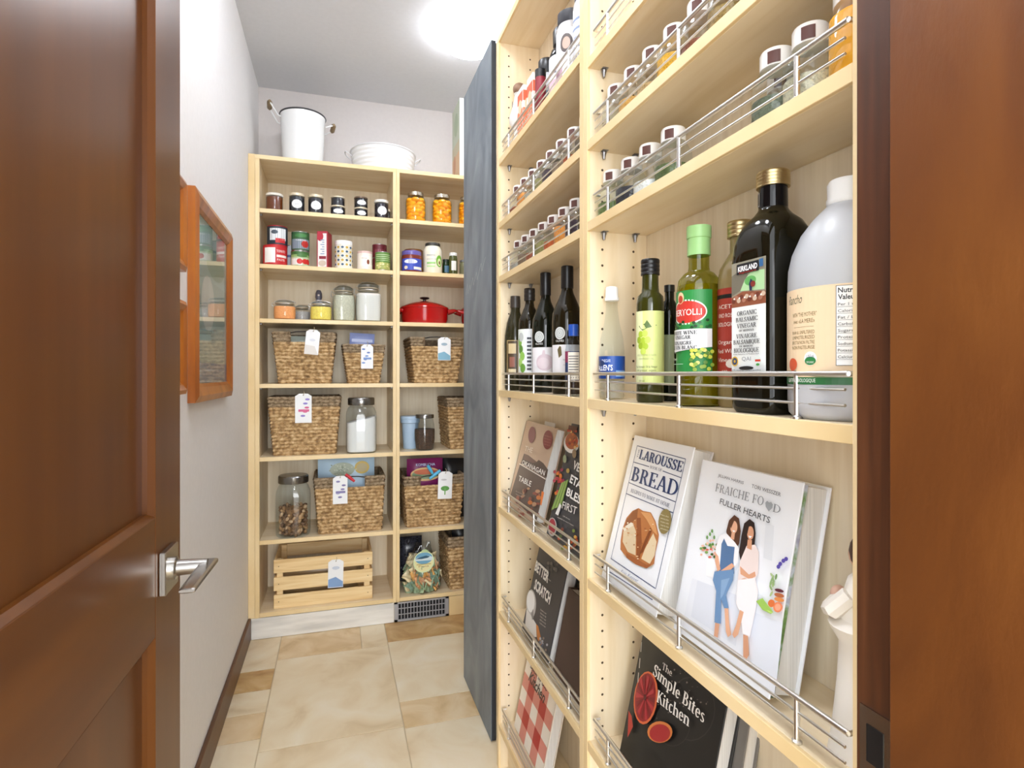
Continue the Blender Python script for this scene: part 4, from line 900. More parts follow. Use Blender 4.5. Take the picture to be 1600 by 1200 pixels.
bottle('seasoning_bottle', 'white-labelled bottle with wide black cap on the top spice shelf', 0, .545, Z, .0265, [(.025, 0), (.0265, .003), (.0265, .13), (.021, .145)], plain('#c9cbd0', .3), [(.0225, .14), (.024, .142), (.024, .178), (.022, .181), (.001, .1813)], black,
    art=lambda a: (a.rect(-.03, .02, .03, .12, '#eceef0', 12), a.rect(-.02, .06, .02, .09, '#8fb4cc', 10), a.rect(-.02, .03, .015, .045, '#3c4a58', 8)), Y=1.455, rz=.9)
bottle('spice_jar', 'little dark red jar with black lid in front of the black-capped bottle', 0, .508, Z, .014, [(.013, 0), (.014, .002), (.014, .105)], plain('#8a2a34', .3), [(.0145, .105), (.0145, .125), (.001, .1252)], black, Y=1.405, cat='jar')
def wj(a): a.rect(-.045, .01, .045, .13, '#edeef2', 20); a.rect(-.04, .02, .0, .07, '#d9b4c0', 10); a.rect(-.03, .085, .02, .092, '#4c5060', 8); a.poly([(-.01, .10), (.004, .118), (.006, .114), (-.006, .098)], '#3a3c44'); a.rect(.008, .03, .03, .035, '#5a6a8a', 4)
bottle('seasoning_bottle', 'black bottle with white and pink label, tallest on the top spice shelf', 0, .550, Z, .036, [(.034, 0), (.036, .004), (.036, .135), (.032, .15), (.02, .16), (.02, .165)], blkgl, [(.0225, .162), (.026, .165), (.027, .20), (.024, .207), (.001, .2073)], black, art=wj, Y=1.352, rz=.9)
bottle('seasoning_jar', 'wide clear-topped jar with white label beside the middle upright', 0, .535, Z, .0365, [(.034, 0), (.0365, .004), (.0365, .15), (.031, .162)], plain('#b9b6b4', .2), [(.0325, .158), (.034, .16), (.034, .186), (.001, .187)], plain('#33343a', .3),
    art=lambda a: (a.rect(-.05, .012, .05, .14, '#e9e9ee', 20), a.rect(-.04, .02, -.01, .05, '#c8a4b4', 6), a.ell(.0, .105, .016, .022, '#4a3f3c'), a.ell(.0, .105, .010, .014, '#b59a8a')), Y=1.262, cat='jar', rz=.8)
bottle('seasoning_jar', 'grey-lidded jar with white and blue label, last on the top spice shelf', 0, .535, Z, .034, [(.032, 0), (.034, .004), (.034, .15), (.029, .162)], plain('#c2c0be', .2), [(.0305, .158), (.031, .16), (.031, .184), (.001, .185)], plain('#5c5e66', .3),
    art=lambda a: (a.rect(-.05, .012, .05, .14, '#eeeef2', 20), [a.rect(-.035, .03 + .02 * k, .03, .036 + .02 * k, '#7f8fb0', 8) for k in range(5)]), Y=1.168, cat='jar', rz=.8)

# ================================================================ things on the back bookcases
SH = dict(top=2.229, a=1.983, b=1.727, c=1.475, d=1.173, e=.834, f=.45, g=.116)
def bw(px0, px1, Y):  # centre X and width at Y
    a, b = bx(px0, Y), bx(px1, Y); return (a + b) / 2, b - a
# enamel pot
Y0 = 3.03; X0, w0 = bw(437, 509, Y0)
t = thing('enamel_pot', 'tall white enamel pot with dark rim and wooden bail grips on top of the bookcase', 'pot', (X0, Y0, SH['top'] + .0004), .1)
en = plain('#eff1f2', .18, 0, 'white_enamel', .5); Rt = w0 / 2; Rb = Rt * .86; H = .262
MB().loft([(Rb * .95, 0), (Rb, .005), (Rt * .98, H - .01), (Rt, H), (Rt * .965, H), (Rb * .94, .012), (.001, .010)], en, 48).ob('pot_body', t)
MB().tube([(Rt * .99 * cos(2 * pi * i / 40), Rt * .99 * sin(2 * pi * i / 40), H) for i in range(40)], .0042, plain('#3c3c40', .4), 8, True).ob('pot_rim', t)
gw = plain('#8b7656', .5)
for s, (dx, dz) in ((-1, (.075, .055)), (1, (.055, .0))):
    b0 = Rt * s * .96; zb = H - (.03 if s < 0 else .05); e0 = s * (Rt + (.045 if s < 0 else .035)); ez = H + (.035 if s < 0 else -.032)
    hb = MB(); 
    for yy in (-.045, .045): hb.tube([(b0, yy, zb), (b0 + s * .012, yy * 1.05, zb + .004), (e0, yy * .9, ez)], .0035, en)
    o = hb.ob('handle_wire', t)
    MB().tube([(e0, -.048, ez), (e0, -.03, ez), (e0, .03, ez), (e0, .048, ez)], [.006, .012, .012, .006], gw, 12).ob('wooden_grip', t)
# ribbed tub
Y0 = 3.06; X0, w0 = bw(546, 650, Y0); Rt = w0 / 2 * .97; Rb = Rt * .88; H = .128
t = thing('ribbed_tub', 'low white ribbed metal tub with loop handles on top of the bookcase', 'tub', (X0, Y0, SH['top'] + .0004), 0)
rings = [(Rb * .97, 0), (Rb, .004)]
for k in range(1, 41):
    z = .004 + (H - .012) * k / 40; rings.append((Rb + (Rt - Rb) * (z / H) + .0022 * sin(2 * pi * z / .021), z))
rings += [(Rt, H), (Rt * .97, H), (Rb * .96, .01), (.001, .008)]
MB().loft(rings, plain('#e9eaec', .4), 56).ob('tub_body', t, sharp=70)
MB().tube([(Rt * cos(2 * pi * i / 48), Rt * sin(2 * pi * i / 48), H) for i in range(48)], .004, plain('#dcdde0', .35), 8, True).ob('rolled_rim', t)
for s in (-1, 1):
    MB().tube([(s * Rt * .97, -.03, H - .03), (s * (Rt + .012), -.032, H - .018), (s * (Rt + .024), -.022, H - .008), (s * (Rt + .027), 0, H - .005), (s * (Rt + .024), .022, H - .008), (s * (Rt + .012), .032, H - .018), (s * Rt * .97, .03, H - .03)], .003, plain('#dcdde0', .35), 8).ob('loop_handle', t)
# canvas
t = thing('canvas_panel', 'narrow pale green and orange canvas standing at the right of the white tub', 'picture', (0, 0, 0))
MB().box(.606, .629, 2.895, 3.085, 2.2294, 2.635, plain('#e6ead8', .7)).ob('canvas_block', t, False, .001)
a = Art(lambda u, v, h: Vector((.6058 - h, 3.084 - u, 2.23 + v))); a.rect(0, 0, .188, .404, '#c4cdb8', 2); a.rect(0, 0, .188, .14, '#d9b48a', 2); a.rect(0, .14, .188, .2, '#c9c0a0', 2); a.ell(.1, .3, .05, .06, '#a9bd9c')
a.ell(.06, .1, .03, .05, '#c98f62'); a.ob('canvas_print', t)

# jam jars
LID = plain('#dccfb4', .35, .3, 'tin_lid'); lidw = plain('#e6e2da', .35)
def jamjar(label, px, Y, z, R, H, col, lid=LID, lab=True, group='jam jars on the top row of the back bookcase', zoff=0.0004, fr=None):
    t = thing('jam_jar', label, 'jar', (bx(px, Y), Y, z + zoff), 0, group)
    MB().loft([(R * .88, .0012), (R * .95, .004), (R * .95, H * .80), (.001, H * .805)], plain(col, .25), 24).ob('jar_contents', t)
    MB().loft([(R * .9, 0), (R, .004), (R, H * .76), (R * .93, H * .84), (R * .93, H * .87)], G, 24).ob('jar_glass', t)
    MB().loft([(R * .98, H * .86), (R, H * .865), (R, H * .985), (R * .96, H), (.001, H)], lid, 24).ob('jar_lid', t)
    if lab:
        a = Art(cyl(R)); a.ell(.002, H * .42, R * .68, H * .22, '#eceff0', 14); a.text('jam', .002, H * .38, H * .09, '#8a8f9a', w=R * .5); a.ob('jar_label', t)
    return t
Y1 = 2.925; zz = SH['a']
jamjar('amber jam jar without label at the left end of the top row', 429, Y1, zz, .0385, .083, '#6b3312', lidw, False)
jamjar('dark jam jar with oval white label, next to the amber jar', 464, Y1, zz, .036, .093, '#1d1f28')
jamjar('dark jam jar with oval white label, third jar from the left on the top row', 493.5, Y1, zz, .036, .093, '#1c1a24')
jamjar('short dark jam jar at the bottom of the left stacked pair', 528, Y1, zz, .0355, .050, '#20202a', LID)
jamjar('short dark jam jar on top of the left stacked pair', 528, Y1 + .002, zz + .0504, .033, .045, '#20202a', LID, False)
jamjar('short dark jam jar at the bottom of the right stacked pair', 564, Y1, zz, .033, .050, '#1d1c24', LID)
jamjar('short dark jam jar on top of the right stacked pair', 564, Y1 + .002, zz + .0504, .033, .052, '#1d1c24', plain('#6d5a4a', .3, .4))
jamjar('dark plum jam jar with oval label beside the middle upright', 596, Y1, zz, .0350, .096, '#221826', lidw)
jamjar('dark unlabelled jar tucked in the corner behind the plum jam jar', 607, Y1 + .14, zz, .033, .09, '#2a201c', LID, False)
# peaches
PCH = noisy('preserved_peach', ['#f5a81a', '#ffbf28', '#ffd24a'], (1, 1, 1), 22, 3, .35)
def peach(label, px):
    Y = 2.945; R = .052; H = .158
    t = thing('peach_jar', label, 'jar', (bx(px, Y), Y, SH['a'] + .0004), 0, 'jars of preserved peaches')
    MB().loft([(R * .9, 0), (R, .006), (R, H * .72), (R * .9, H * .80), (R * .72, H * .86), (R * .70, H * .9)], G, 32).ob('jar_glass', t)
    mb = MB(); rnd = random.Random(int(px))
    for lv in range(6):
        for k in range(6):
            an = 2 * pi * k / 6 + lv * .5 + rnd.uniform(-.2, .2); rr = R * .58
            M = Matrix.Rotation(an, 3, 'Z') @ Matrix.Rotation(rnd.uniform(-.5, .5), 3, 'X')
            mb.ball((rr * cos(an), rr * sin(an), .018 + .0195 * lv), (.019, .022, .0135), PCH, 10, 6, M)
    mb.ob('peach_halves', t, kind='stuff')
    MB().loft([(R * .86, .003), (R * .955, .008), (R * .955, H * .71), (R * .85, H * .78), (.001, H * .79)], glass('#fff0c4', 'syrup', 1.1), 28).ob('syrup', t)
    MB().loft([(R * .76, H * .87), (R * .77, H * .88), (R * .77, H * .975), (R * .74, H * .985), (R * .70, H * .982), (.001, H * .982)], plain('#c9c2b2', .2, .9), 32).ob('jar_lid', t)
peach('jar of yellow peach halves beside the middle upright', 649.5); peach('jar of yellow peach halves, second from the middle upright', 690.5); peach('jar of yellow peach halves cut off by the chalkboard', 731)
# cans
def can(label, px, Y, z, R, H, bands_, lid=plain('#b9b9b8', .25, .9), cat='can', name='food_can', text=None, group='cans and tins on the second row', zo=.0004, X=None):
    t = thing(name, label, cat, (bx(px, Y) if X is None else X, Y, z + zo), .1, group)
    MB().loft([(R * .97, 0), (R, .001), (R, .003), (R * .985, .0035), (R * .985, H - .0035), (R, H - .003), (R, H - .0006), (R * .96, H), (R * .93, H - .003), (.001, H - .003)], lid, 32).ob('can_body', t)
    a = Art(cyl(R * .987)); 
    for (v0, v1, c) in bands_: a.raw(*[( [(R * 3.1 * (-1 + 2 * i / 32), v) for i in range(33) for v in (v0 * H, v1 * H)]), [(2 * i, 2 * i + 2, 2 * i + 3, 2 * i + 1) for i in range(32)], c][0:3])
    if text: text(a, R, H)
    a.ob('can_label', t); return t
Z = SH['b']; Yc = 2.925
def tx1(a, R, H): a.rect(-R * 1.0, .1 * H, R * .0, .85 * H, '#f2f0ee', 10); a.text('TOMATO', R * .5, H * .62, .012, '#f2eeea', w=R * .8); a.rect(R * .1, .38 * H, R * 1.1, .5 * H, '#f0e2dc', 8); a.text('PASTE', R * .5, H * .2, .010, '#f2eeea', w=R * .7)
can('wide red and white can at the bottom of the left stack', 430, Yc, Z, .0535, .093, [(.05, .95, '#c22026')], text=tx1, lid=plain('#c22a30', .3, .2))
def tx2(a, R, H): a.rect(-R * .8, .25 * H, R * .9, .85 * H, '#dfe3e6', 12); a.rect(-R * .2, .12 * H, R * .8, .35 * H, '#c3262b', 8); a.ell(-R * .3, H * .66, R * .35, H * .1, '#4a5560')
can('white can with red lid on top of the wide red can', 433.5, Yc + .004, Z + .0934, .0455, .093, [(.05, .95, '#23303c')], text=tx2, lid=plain('#a81f28', .3, .2))
def tx3(a, R, H):
    a.rect(-R * 1.2, .1 * H, R * .2, .5 * H, '#e8e2e0', 10); 
    for x in (-.1, .5, .9): a.ell(R * x, H * .32, R * .32, H * .17, '#c8261f')
    a.ell(R * .2, H * .7, R * .6, H * .12, '#4c7a3c')
can('tomato can with green band at the bottom of the second stack', 469, Yc, Z, .0415, .074, [(.05, .95, '#8fae6a'), (.75, .95, '#3f6b34'), (.05, .6, '#b9c8a0')], text=tx3)
def tx4(a, R, H): a.rect(-R * 1.2, .1 * H, R * 1.1, .6 * H, '#8d93a8', 12); a.ell(R * .5, H * .35, R * .45, H * .18, '#b8281f'); a.ell(0, H * .78, R * .7, H * .1, '#3d7a3c'); a.text('TOMATOES', R * .0, H * .5, .007, '#eef0ee', w=R * 1.2)
can('green and lilac tomato can on top of the second stack', 469.5, Yc + .002, Z + .0744, .041, .092, [(.04, .96, '#2f5a32')], text=tx4)
can('white striped can hidden behind the second stack', 455, Yc + .11, Z, .04, .12, [(.03, .97, '#c8ccd4'), (.5, .6, '#5c6c9c')])
def ctn(a, w):
    a.rect(-w * .48, .005, w * .48, .165, '#e9e4e2', 3); a.rect(-w * .5, 0, -w * .42, .172, '#a82c3c', 2); a.rect(w * .40, 0, w * .5, .172, '#a82c3c', 2); a.ell(-w * .2, .150, w * .3, .022, '#b5283c')
    for k in range(7): a.rect(-w * .18 + .008 * (k % 2), .065 + .011 * k, w * .2, .069 + .011 * k, '#7a98b8', 2)
    a.rect(-w * .3, .042, w * .36, .056, '#8c2436', 2); a.ell(0, .022, w * .36, .014, '#c8b8a8')
tX, tw = bw(494, 520, 2.92)
carton('broth_carton', 'red-edged white carton between the tomato cans and the striped tin', tX, 2.935, Z, .078, .05, .176, '#a82c3c', ctn, 'carton', rz=-.25)
def tx5(a, R, H):
    for k in range(5):
        a.rect(-R * 1.4, H * (.08 + .15 * k), R * 1.4, H * (.085 + .15 * k), '#b7a15c', 12)
        for j in range(6): a.ell(R * (-1.2 + .48 * j), H * (.15 + .15 * k), R * .15, H * .04, ['#3c5c7a', '#c9a63c'][(j + k) % 2])
can('cream canister patterned in blue and gold with a white lid', 537, Yc, Z, .0415, .137, [(.02, .86, '#e6e4d8'), (.86, .99, '#f1f1ef')], text=tx5, lid=plain('#f1f1ef', .4), cat='canister', name='canister')
def tx6(a, R, H): a.rect(-R * .8, .2 * H, R * .8, .75 * H, '#f3ece2', 10); a.ell(R * .3, H * .42, R * .18, H * .13, '#7a3b1c'); a.text('cocoa', -R * .2, H * .58, .008, '#9a8a7a', w=R * .7)
can('small cream tin with a brown nut motif', 570, Yc, Z, .0365, .093, [(.04, .9, '#efe4d8'), (.88, .98, '#dcb9b0')], text=tx6, lid=plain('#d9bfb6', .35), cat='tin', name='small_tin')
def tx7(a, R, H):
    for k in range(4): a.rect(-R * 1.2, H * (.52 + .1 * k), R * 1.2, H * (.55 + .1 * k), '#c9d8b0', 10)
    for k in range(18): a.ell(random.uniform(-R, R), random.uniform(.08, .4) * H, R * .16, H * .05, random.choice(['#d6cf8a', '#b9bf6a', '#e6e0a8']))
can('green and yellow vegetable can in front of the dark red can', 598, Yc - .012, Z, .0365, .092, [(.04, .96, '#5f8a3c'), (.04, .42, '#a5ab5c')], text=tx7)
can('dark red can stacked behind the green can', 593, Yc + .085, Z, .036, .08, [(.04, .96, '#7a2430')], text=lambda a, R, H: a.rect(-R, H * .3, R, H * .6, '#b98a90', 8))
can('dark red can on top of the can behind the green one', 593, Yc + .085, Z + .0804, .036, .07, [(.04, .96, '#6c1f2a')], text=lambda a, R, H: a.rect(-R, H * .3, R, H * .6, '#a8606a', 8))
# right bay second row
def jar2(name, label, px, Y, z, R, H, body, lidm, lidh, art=None, neck=.8, cat='jar'):
    t = thing(name, label, cat, (bx(px, Y), Y, z + .0004), 0)
    MB().loft([(R * .93, 0), (R, .005), (R, H * .72), (R * .95, H * .8), (R * neck, H - lidh), (R * neck, H - lidh * .5)], body, 32).ob('jar_body', t)
    MB().loft([(R * neck * 1.04, H - lidh), (R * neck * 1.06, H - lidh + .002), (R * neck * 1.06, H - .003), (R * neck, H), (.001, H)], lidm, 32).ob('jar_lid', t)
    if art: a = Art(cyl(R)); art(a, R, H); a.ob('jar_label', t)
    return t
def pj(a, R, H): a.rect(-R * 1.3, H * .08, R * 1.3, H * .62, '#3a4fb8', 20); a.ell(-R * .2, H * .48, R * .7, H * .1, '#e8ebf4'); a.rect(R * .1, H * .12, R * 1.2, H * .24, '#eee6d8', 8); a.ell(-R * .7, H * .2, R * .2, H * .08, '#e8d9c0')
jar2('jam_jar', 'wide jam jar with purple lid and blue label beside the middle upright', 643, 2.925, Z, .050, .108, plain('#7a2f1c', .2), plain('#6a5fa8', .3), .022, pj, .92)
jar2('nut_butter_jar', 'brown-lidded jar standing behind the blue-labelled jam jar', 646, 3.045, Z, .05, .142, plain('#a86a34', .2), plain('#8a5a2c', .35), .028, None, .92)
def mj(a, R, H): a.ell(R * .62, H * .40, R * .40, H * .19, '#6fae2c'); a.ell(R * .62, H * .37, R * .25, H * .12, '#dfeab0'); a.ell(R * .64, H * .35, R * .12, H * .06, '#7a5a34'); a.text('MAYO', -R * .35, H * .55, .009, '#3c5a7c', w=R * .9); a.rect(-R * .8, H * .3, R * .15, H * .36, '#9ccf7a', 6); a.rect(-R * .8, H * .2, R * .1, H * .25, '#bcdc9c', 6); a.text('avocado oil', -R * .3, H * .44, .006, '#3c5a7c', w=R)
jar2('mayonnaise_jar', 'cream mayonnaise jar with dark lid and green avocado motif', 676, 2.935, Z, .0475, .158, plain('#efe9d4', .35), plain('#3b3a34', .4), .016, mj, .76)
jar2('olive_jar', 'slim olive jar with white lid and white label', 708, 2.925, Z, .022, .115, plain('#4d5228', .15), white, .016, lambda a, R, H: a.rect(-R * .6, H * .2, R * .6, H * .62, '#eceae2', 8), .85)
jar2('caper_jar', 'dark green little jar to the left of the slim olive jar', 697, 2.955, Z, .0195, .085, plain('#20321c', .15), plain('#1f2a20', .4), .012, lambda a, R, H: a.rect(-R * .6, H * .2, R * .8, H * .6, '#4c7088', 8), .85)
jar2('caper_jar', 'greenish little jar half cut off by the chalkboard edge', 726, 2.935, Z, .027, .082, plain('#7c7a5c', .15), plain('#8d9094', .3, .6), .010, None, .9)

# clip-top jars
ORG = plain('#d9772c', .5)
def clip(label, px, Y, z, R, H, col, fill, sq=2.0, grp='clip-top jars on the third row', nscale=200):
    t = thing('clip_top_jar', label, 'jar', (bx(px, Y), Y, z + .0004), .15, grp)
    def rg(r, zz_): return (zz_, r, r, sq)
    body = [rg(R * .86, 0), rg(R * .97, .006), rg(R, H * .2), rg(R, H * .55), rg(R * .93, H * .70), (H * .78, R * .78, R * .78, 2), (H * .84, R * .78, R * .78, 2)]
    m = plain(col, .85) if col == '#e9e6e0' else noisy('jarfill' + col, [col, tuple(min(1, int(col[i:i + 2], 16) / 255 * 1.12 + .02) for i in (1, 3, 5))], (1, 1, 1), nscale, 2, .8, bump=.3)
    f = H * fill
    rr = [r for r in body if r[0] < f]; MB().loft([(max(r[0], .003), r[1] * .955, r[2] * .955, r[3]) for r in rr] + [(f, rr[-1][1] * .95, rr[-1][2] * .95, rr[-1][3]), (f + .001, .001, .001, 2)], m, 32).ob('jar_contents', t)
    MB().loft(body, G, 36, cap1=False).ob('jar_glass', t)
    MB().loft([(R * .80, H * .845), (R * .84, H * .86), (R * .82, H * .93), (R * .6, H * .975), (R * .25, H), (.001, H)], glass('#d3dade', 'lid_glass', 1.9), 32).ob('glass_lid', t)
    MB().tube([(R * .80 * cos(2 * pi * i / 28), R * .80 * sin(2 * pi * i / 28), H * .842) for i in range(28)], .0022, plain('#c9b9a0', .5), 6, True).ob('rubber_ring', t)
    wr = MB(); wr.tube([(R * .82 * cos(2 * pi * i / 28), R * .82 * sin(2 * pi * i / 28), H * .79) for i in range(28)], 0.0021, steel, 6, True)
    wr.tube([(R * .84, 0, H * .79), (R * .98, 0, H * .86), (R * .9, 0, H * .93)], 0.0021, steel, 6); wr.tube([(-R * .84, 0, H * .79), (-R * 1.1, 0, H * .83), (-R * 1.16, 0, H * .72), (-R * 1.0, 0, H * .66)], 0.0026, steel, 6)
    wr.tube([(-R * .95, 0, H * .88), (-R * .5, -.0, H * 1.0), (0, 0, H * 1.015), (R * .5, 0, H * 1.0), (R * .9, 0, H * .93)], 0.0021, steel, 6)
    wr.ob('clip_wire', t)
    return t
Z = SH['c']; 
clip('short clip-top jar of orange lentils', 445, 2.93, Z, .050, .094, '#f09a5e', .66)
clip('small clip-top jar of grey grains behind the lentil jar', 472, 3.02, Z, .038, .082, '#a8a4a4', .6)
clip('short clip-top jar of yellow cornmeal', 501.5, 2.925, Z, .050, .094, '#f0d060', .68)
clip('tall clip-top jar of grey-green rice', 537, 2.95, Z, .053, .176, '#b9b6a2', .72, 3)
clip('tallest clip-top jar, filled with white flour', 575.5, 2.935, Z, .060, .196, '#e9e6e0', .70, 3.2)
t = thing('ceramic_figure', 'small grey and white patterned bottle figure behind the yellow cornmeal jar', 'ornament', (bx(498, 3.06), 3.06, Z + .0004), 0)
MB().loft([(.030, 0), (.032, .01), (.032, .07), (.026, .1), (.014, .118)], noisy('figure_glaze', ['#77788c', '#dcdde0', '#e6e6ea', '#5c6078'], (1, 1, 1), 45, 2, .4, pos=[.38, .47, .55, .62]), 24).ob('figure_body', t)
MB().loft([(.013, .116), (.017, .13), (.016, .15), (.010, .165), (.001, .168)], plain('#5d5a66', .4), 20).ball((0, -.012, .138), (.008, .005, .011), plain('#d9c9bc', .5)).ob('figure_head', t)
# dutch ovens
RED = noisy('red_enamel', ['#a5090c', '#bb0d10'], (1, 1, 1), 2, 2, .12, coat=.6, coat_rough=.05)
def oven(label, X, Y, z, R, H):
    t = thing('dutch_oven', label, 'pot', (X, Y, z + .0004), -.05)
    MB().loft([(R * .86, 0), (R * .93, .004), (R * .99, H * .35), (R, H * .9), (R * 1.02, H), (R * .98, H)], RED, 64).ob('pot_body', t)
    lid = MB().loft([(R * .98, H + .0004), (R * 1.03, H + .001), (R * 1.03, H + .007), (R * .97, H + .013), (R * .75, H + .026), (R * .4, H + .038), (R * .12, H + .042), (.001, H + .0425)], RED, 64).ob('pot_lid', t)
    MB().loft([(.010, H + .041), (.008, H + .052), (.022, H + .056), (.026, H + .060), (.020, H + .064), (.001, H + .065)], plain('#2a2020', .3), 28).ob('lid_knob', lid)
    for s in (-1, 1):
        MB().tube([(s * R * .93, -.055, H * .82), (s * (R + .022), -.052, H * .90), (s * (R + .040), -.03, H * .94), (s * (R + .044), 0, H * .95), (s * (R + .040), .03, H * .94), (s * (R + .022), .052, H * .90), (s * R * .93, .055, H * .82)], [.011, .009, .007, .007, .007, .009, .011], RED, 10).ob('side_handle', t)
Yo = 3.03; oven('red enamelled dutch oven with dark knob on the right-hand bookcase', bx(664, Yo) - .002, Yo, Z, .123, .083)
oven('second red pot mostly hidden behind the chalkboard', .748, 3.05, Z, .10, .085)

# woven baskets
WV = noisy('seagrass', ['#7d6142', '#a88658', '#c6a678', '#dcc298'], (1, 1, 1.2), 55, 4, .8, pos=[.3, .45, .55, .7], bump=.3)
WR_ = noisy('seagrass_rim', ['#64533c', '#847056', '#9c886c', '#b29d80'], (1, 1, 1.2), 70, 4, .8, pos=[.3, .45, .55, .7], bump=.3)
INS = plain('#7b6650', .9)
def basket(label, pxs, ytb, Y, z, depth, rows=16, rim=3, notch=True, tagc=None, H=None, Xs=None):
    """pxs = top-left, top-right, bottom-left, bottom-right photo columns of the front face"""
    tl, tr2, bl, br = [bx(p, Y) for p in pxs] if Xs is None else Xs
    xc = (tl + tr2) / 2; xb = (bl + br) / 2; H = H or (zat(ytb, xc, Y) - z)
    root = thing('woven_basket', label, 'basket', (xc, Y + depth / 2, z + .0006), 0, 'tapered seagrass baskets')
    w1 = (tr2 - tl) / 2; w0 = (br - bl) / 2; d1 = depth / 2; d0 = d1 * (w0 / w1) ** .7 ; off = xb - xc
    d0 = max(d0, d1 - .03)
    def corner(v):
        return w0 + (w1 - w0) * v, d0 + (d1 - d0) * v, off * (1 - v)
    # liner shell
    sh_ = MB(); vs = []
    for v in (0, 1):
        w, d, o_ = corner(v); w -= .006; d -= .006
        vs += [(o_ - w, -d, v * H), (o_ + w, -d, v * H), (o_ + w, d, v * H), (o_ - w, d, v * H)]
    NH = .052 if notch else 0; NW = min(.07, w1 * .45)
    fs = [(0, 3, 2, 1), (1, 2, 6, 5), (2, 3, 7, 6), (3, 0, 4, 7)]
    sh_.add(vs, fs, INS)
    # front wall of the liner with the handle notch cut away
    w, d, o_ = corner(1 - NH / H); w -= .006; d -= .006; w_, d_, o2 = corner(1); d_ -= .006; w_ -= .006
    zc = H - NH; fv = [(vs[0]), (vs[1]), (o_ + w, -d, zc), (o_ - w, -d, zc), (o_ + NW, -d, zc), (o_ - NW, -d, zc), (w_, -d_, H), (-w_, -d_, H), (NW, -d_, H), (-NW, -d_, H)]
    sh_.add(fv, [(0, 1, 2, 3), (4, 2, 6, 8), (3, 5, 9, 7)] if notch else [(0, 1, 6, 7)], INS)
    sh_.ob('basket_lining', root, False)
    wv = MB(); rimb = MB(); rnd = random.Random(int(tl * 1000) + int(z * 100))
    rh = H / rows
    for r in range(rows):
        v = (r + .5) / rows; w, d, o_ = corner(v); isr = r >= rows - rim
        seg = []; cell = .0135
        P = [(-w, -d), (w, -d), (w, d), (-w, d)]
        for k in range(4):
            a_, b_ = Vector(P[k]), Vector(P[(k + 1) % 4]); n = max(4, int((b_ - a_).length / cell)); nrm = Vector(((b_ - a_).y, -(b_ - a_).x)).normalized()
            for i in range(n):
                q = a_ + (b_ - a_) * (i / n); ph = (i + r) % 2
                seg.append((q + nrm * ((.0040 if ph else -.0014) + rnd.uniform(-.0006, .0006)), k, i / n))
        m = rimb if isr else wv; mat_ = WR_ if isr else WV
        ring = [((p.x + o_), p.y, (r + .5) * rh + rnd.uniform(-.0008, .0008)) for p, k, f in seg]
        if notch and (r + .5) * rh > H - NH:
            fr_ = [i for i, (p, k, f) in enumerate(seg) if k == 0 and abs(p.x) < NW]
            if fr_:
                i0, i1 = fr_[0], fr_[-1]; ring = ring[i1 + 1:] + ring[:i0]
                m.tube(ring, rh * .55, mat_, 5); continue
        m.tube(ring, rh * .55, mat_, 5, True)
    wv.ob('woven_strands', root, kind='stuff'); rimb.ob('rim_strands', root, kind='stuff', label='darker grey-brown woven rim')
    if notch:
        w, d, o_ = corner(1 - .5 * NH / H)
        MB().tube([(-NW, -d + .001, H - .006), (-NW * .6, -d - .001, H - .001), (0, -d - .001, H + .001), (NW * .6, -d - .001, H - .001), (NW, -d + .001, H - .006)], .0028, plain('#2a211b', .6), 8).ob('handle_bar', root)
    return root, H, (xc, Y)
def paper_tag(root, H, xc, Y, px0, px1, y0, y1, tilt, draw, notchlabel=None, out=.0135, slope=.03):
    X0_, X1_ = bx(px0, Y - .01), bx(px1, Y - .01); w = X1_ - X0_; zt = zat(y0, X0_, Y - .01); zb = zat(y1, X0_, Y - .01); h = zt - zb
    o = bpy.data.objects.new('hanging_tag', None)
    M = Matrix.Translation((((X0_ + X1_) / 2) - root.location.x, (Y - out) - root.location.y, zt - root.location.z)) @ Matrix.Rotation(tilt, 4, 'Y')
    mb = MB(); P = [(-w / 2, -h), (w / 2, -h), (w / 2, -.012), (w / 4, 0), (-w / 4, 0), (-w / 2, -.012)]
    # lean so the tag follows the sloping basket front
    def tf(u, v, hh): return M @ Vector((u, -hh + (-v) * slope, v))
    vs = [tf(u, v, .0012) for u, v in P] + [tf(u, v, 0) for u, v in P]; n = 6
    mb.add(vs, [tuple(range(n))[::1], tuple(range(n, 2 * n))[::-1]] + [(i, (i + 1) % n, (i + 1) % n + n, i + n) for i in range(n)], plain('#eef0f2', .6))
    mb.tube([tf(0, -.010, .002), tf(.004, .006, .004), tf(.0, .014, -.006)], .0012, plain('#b9a98c', .8), 6)
    g_ = mb.ob('hanging_tag', root, False)
    a = Art(lambda u, v, hh: tf(u, v, .0014 + hh)); a.ell(0, -.008, .0025, .0025, '#5a5a60'); draw(a, w, h); a.ob('tag_print', g_)
def tg(c1, c2, kind=0):
    def f(a, w, h):
        if kind == 0: a.raw([(-w * .5, -h), (w * .5, -h), (w * .2, -h * .66), (-w * .48, -h * .62)], [(0, 1, 2, 3)], c1); a.ell(0, -h * .42, w * .2, h * .05, c2)
        elif kind == 1:
            for k in range(5): a.ell(random.uniform(-w * .3, w * .3), -h * (.2 + .14 * k), w * .14, h * .035, random.choice([c1, c2]))
            a.rect(-w * .3, -h * .62, w * .35, -h * .54, c1, 2)
        elif kind == 2: a.ell(0, -h * .62, w * .3, h * .09, c1); a.rect(-w * .04, -h * .85, w * .04, -h * .6, c2, 1); a.ell(-w * .1, -h * .3, w * .2, h * .03, '#c9c9cc')
        else: a.raw([(-w * .48, -h * .98), (w * .48, -h * .98), (w * .48, -h * .8), (0, -h * .62), (-w * .48, -h * .7)], [(0, 1, 2, 3, 4)], c1); a.ell(0, -h * .3, w * .24, h * .06, c2)
    return f
YB_ = 2.895
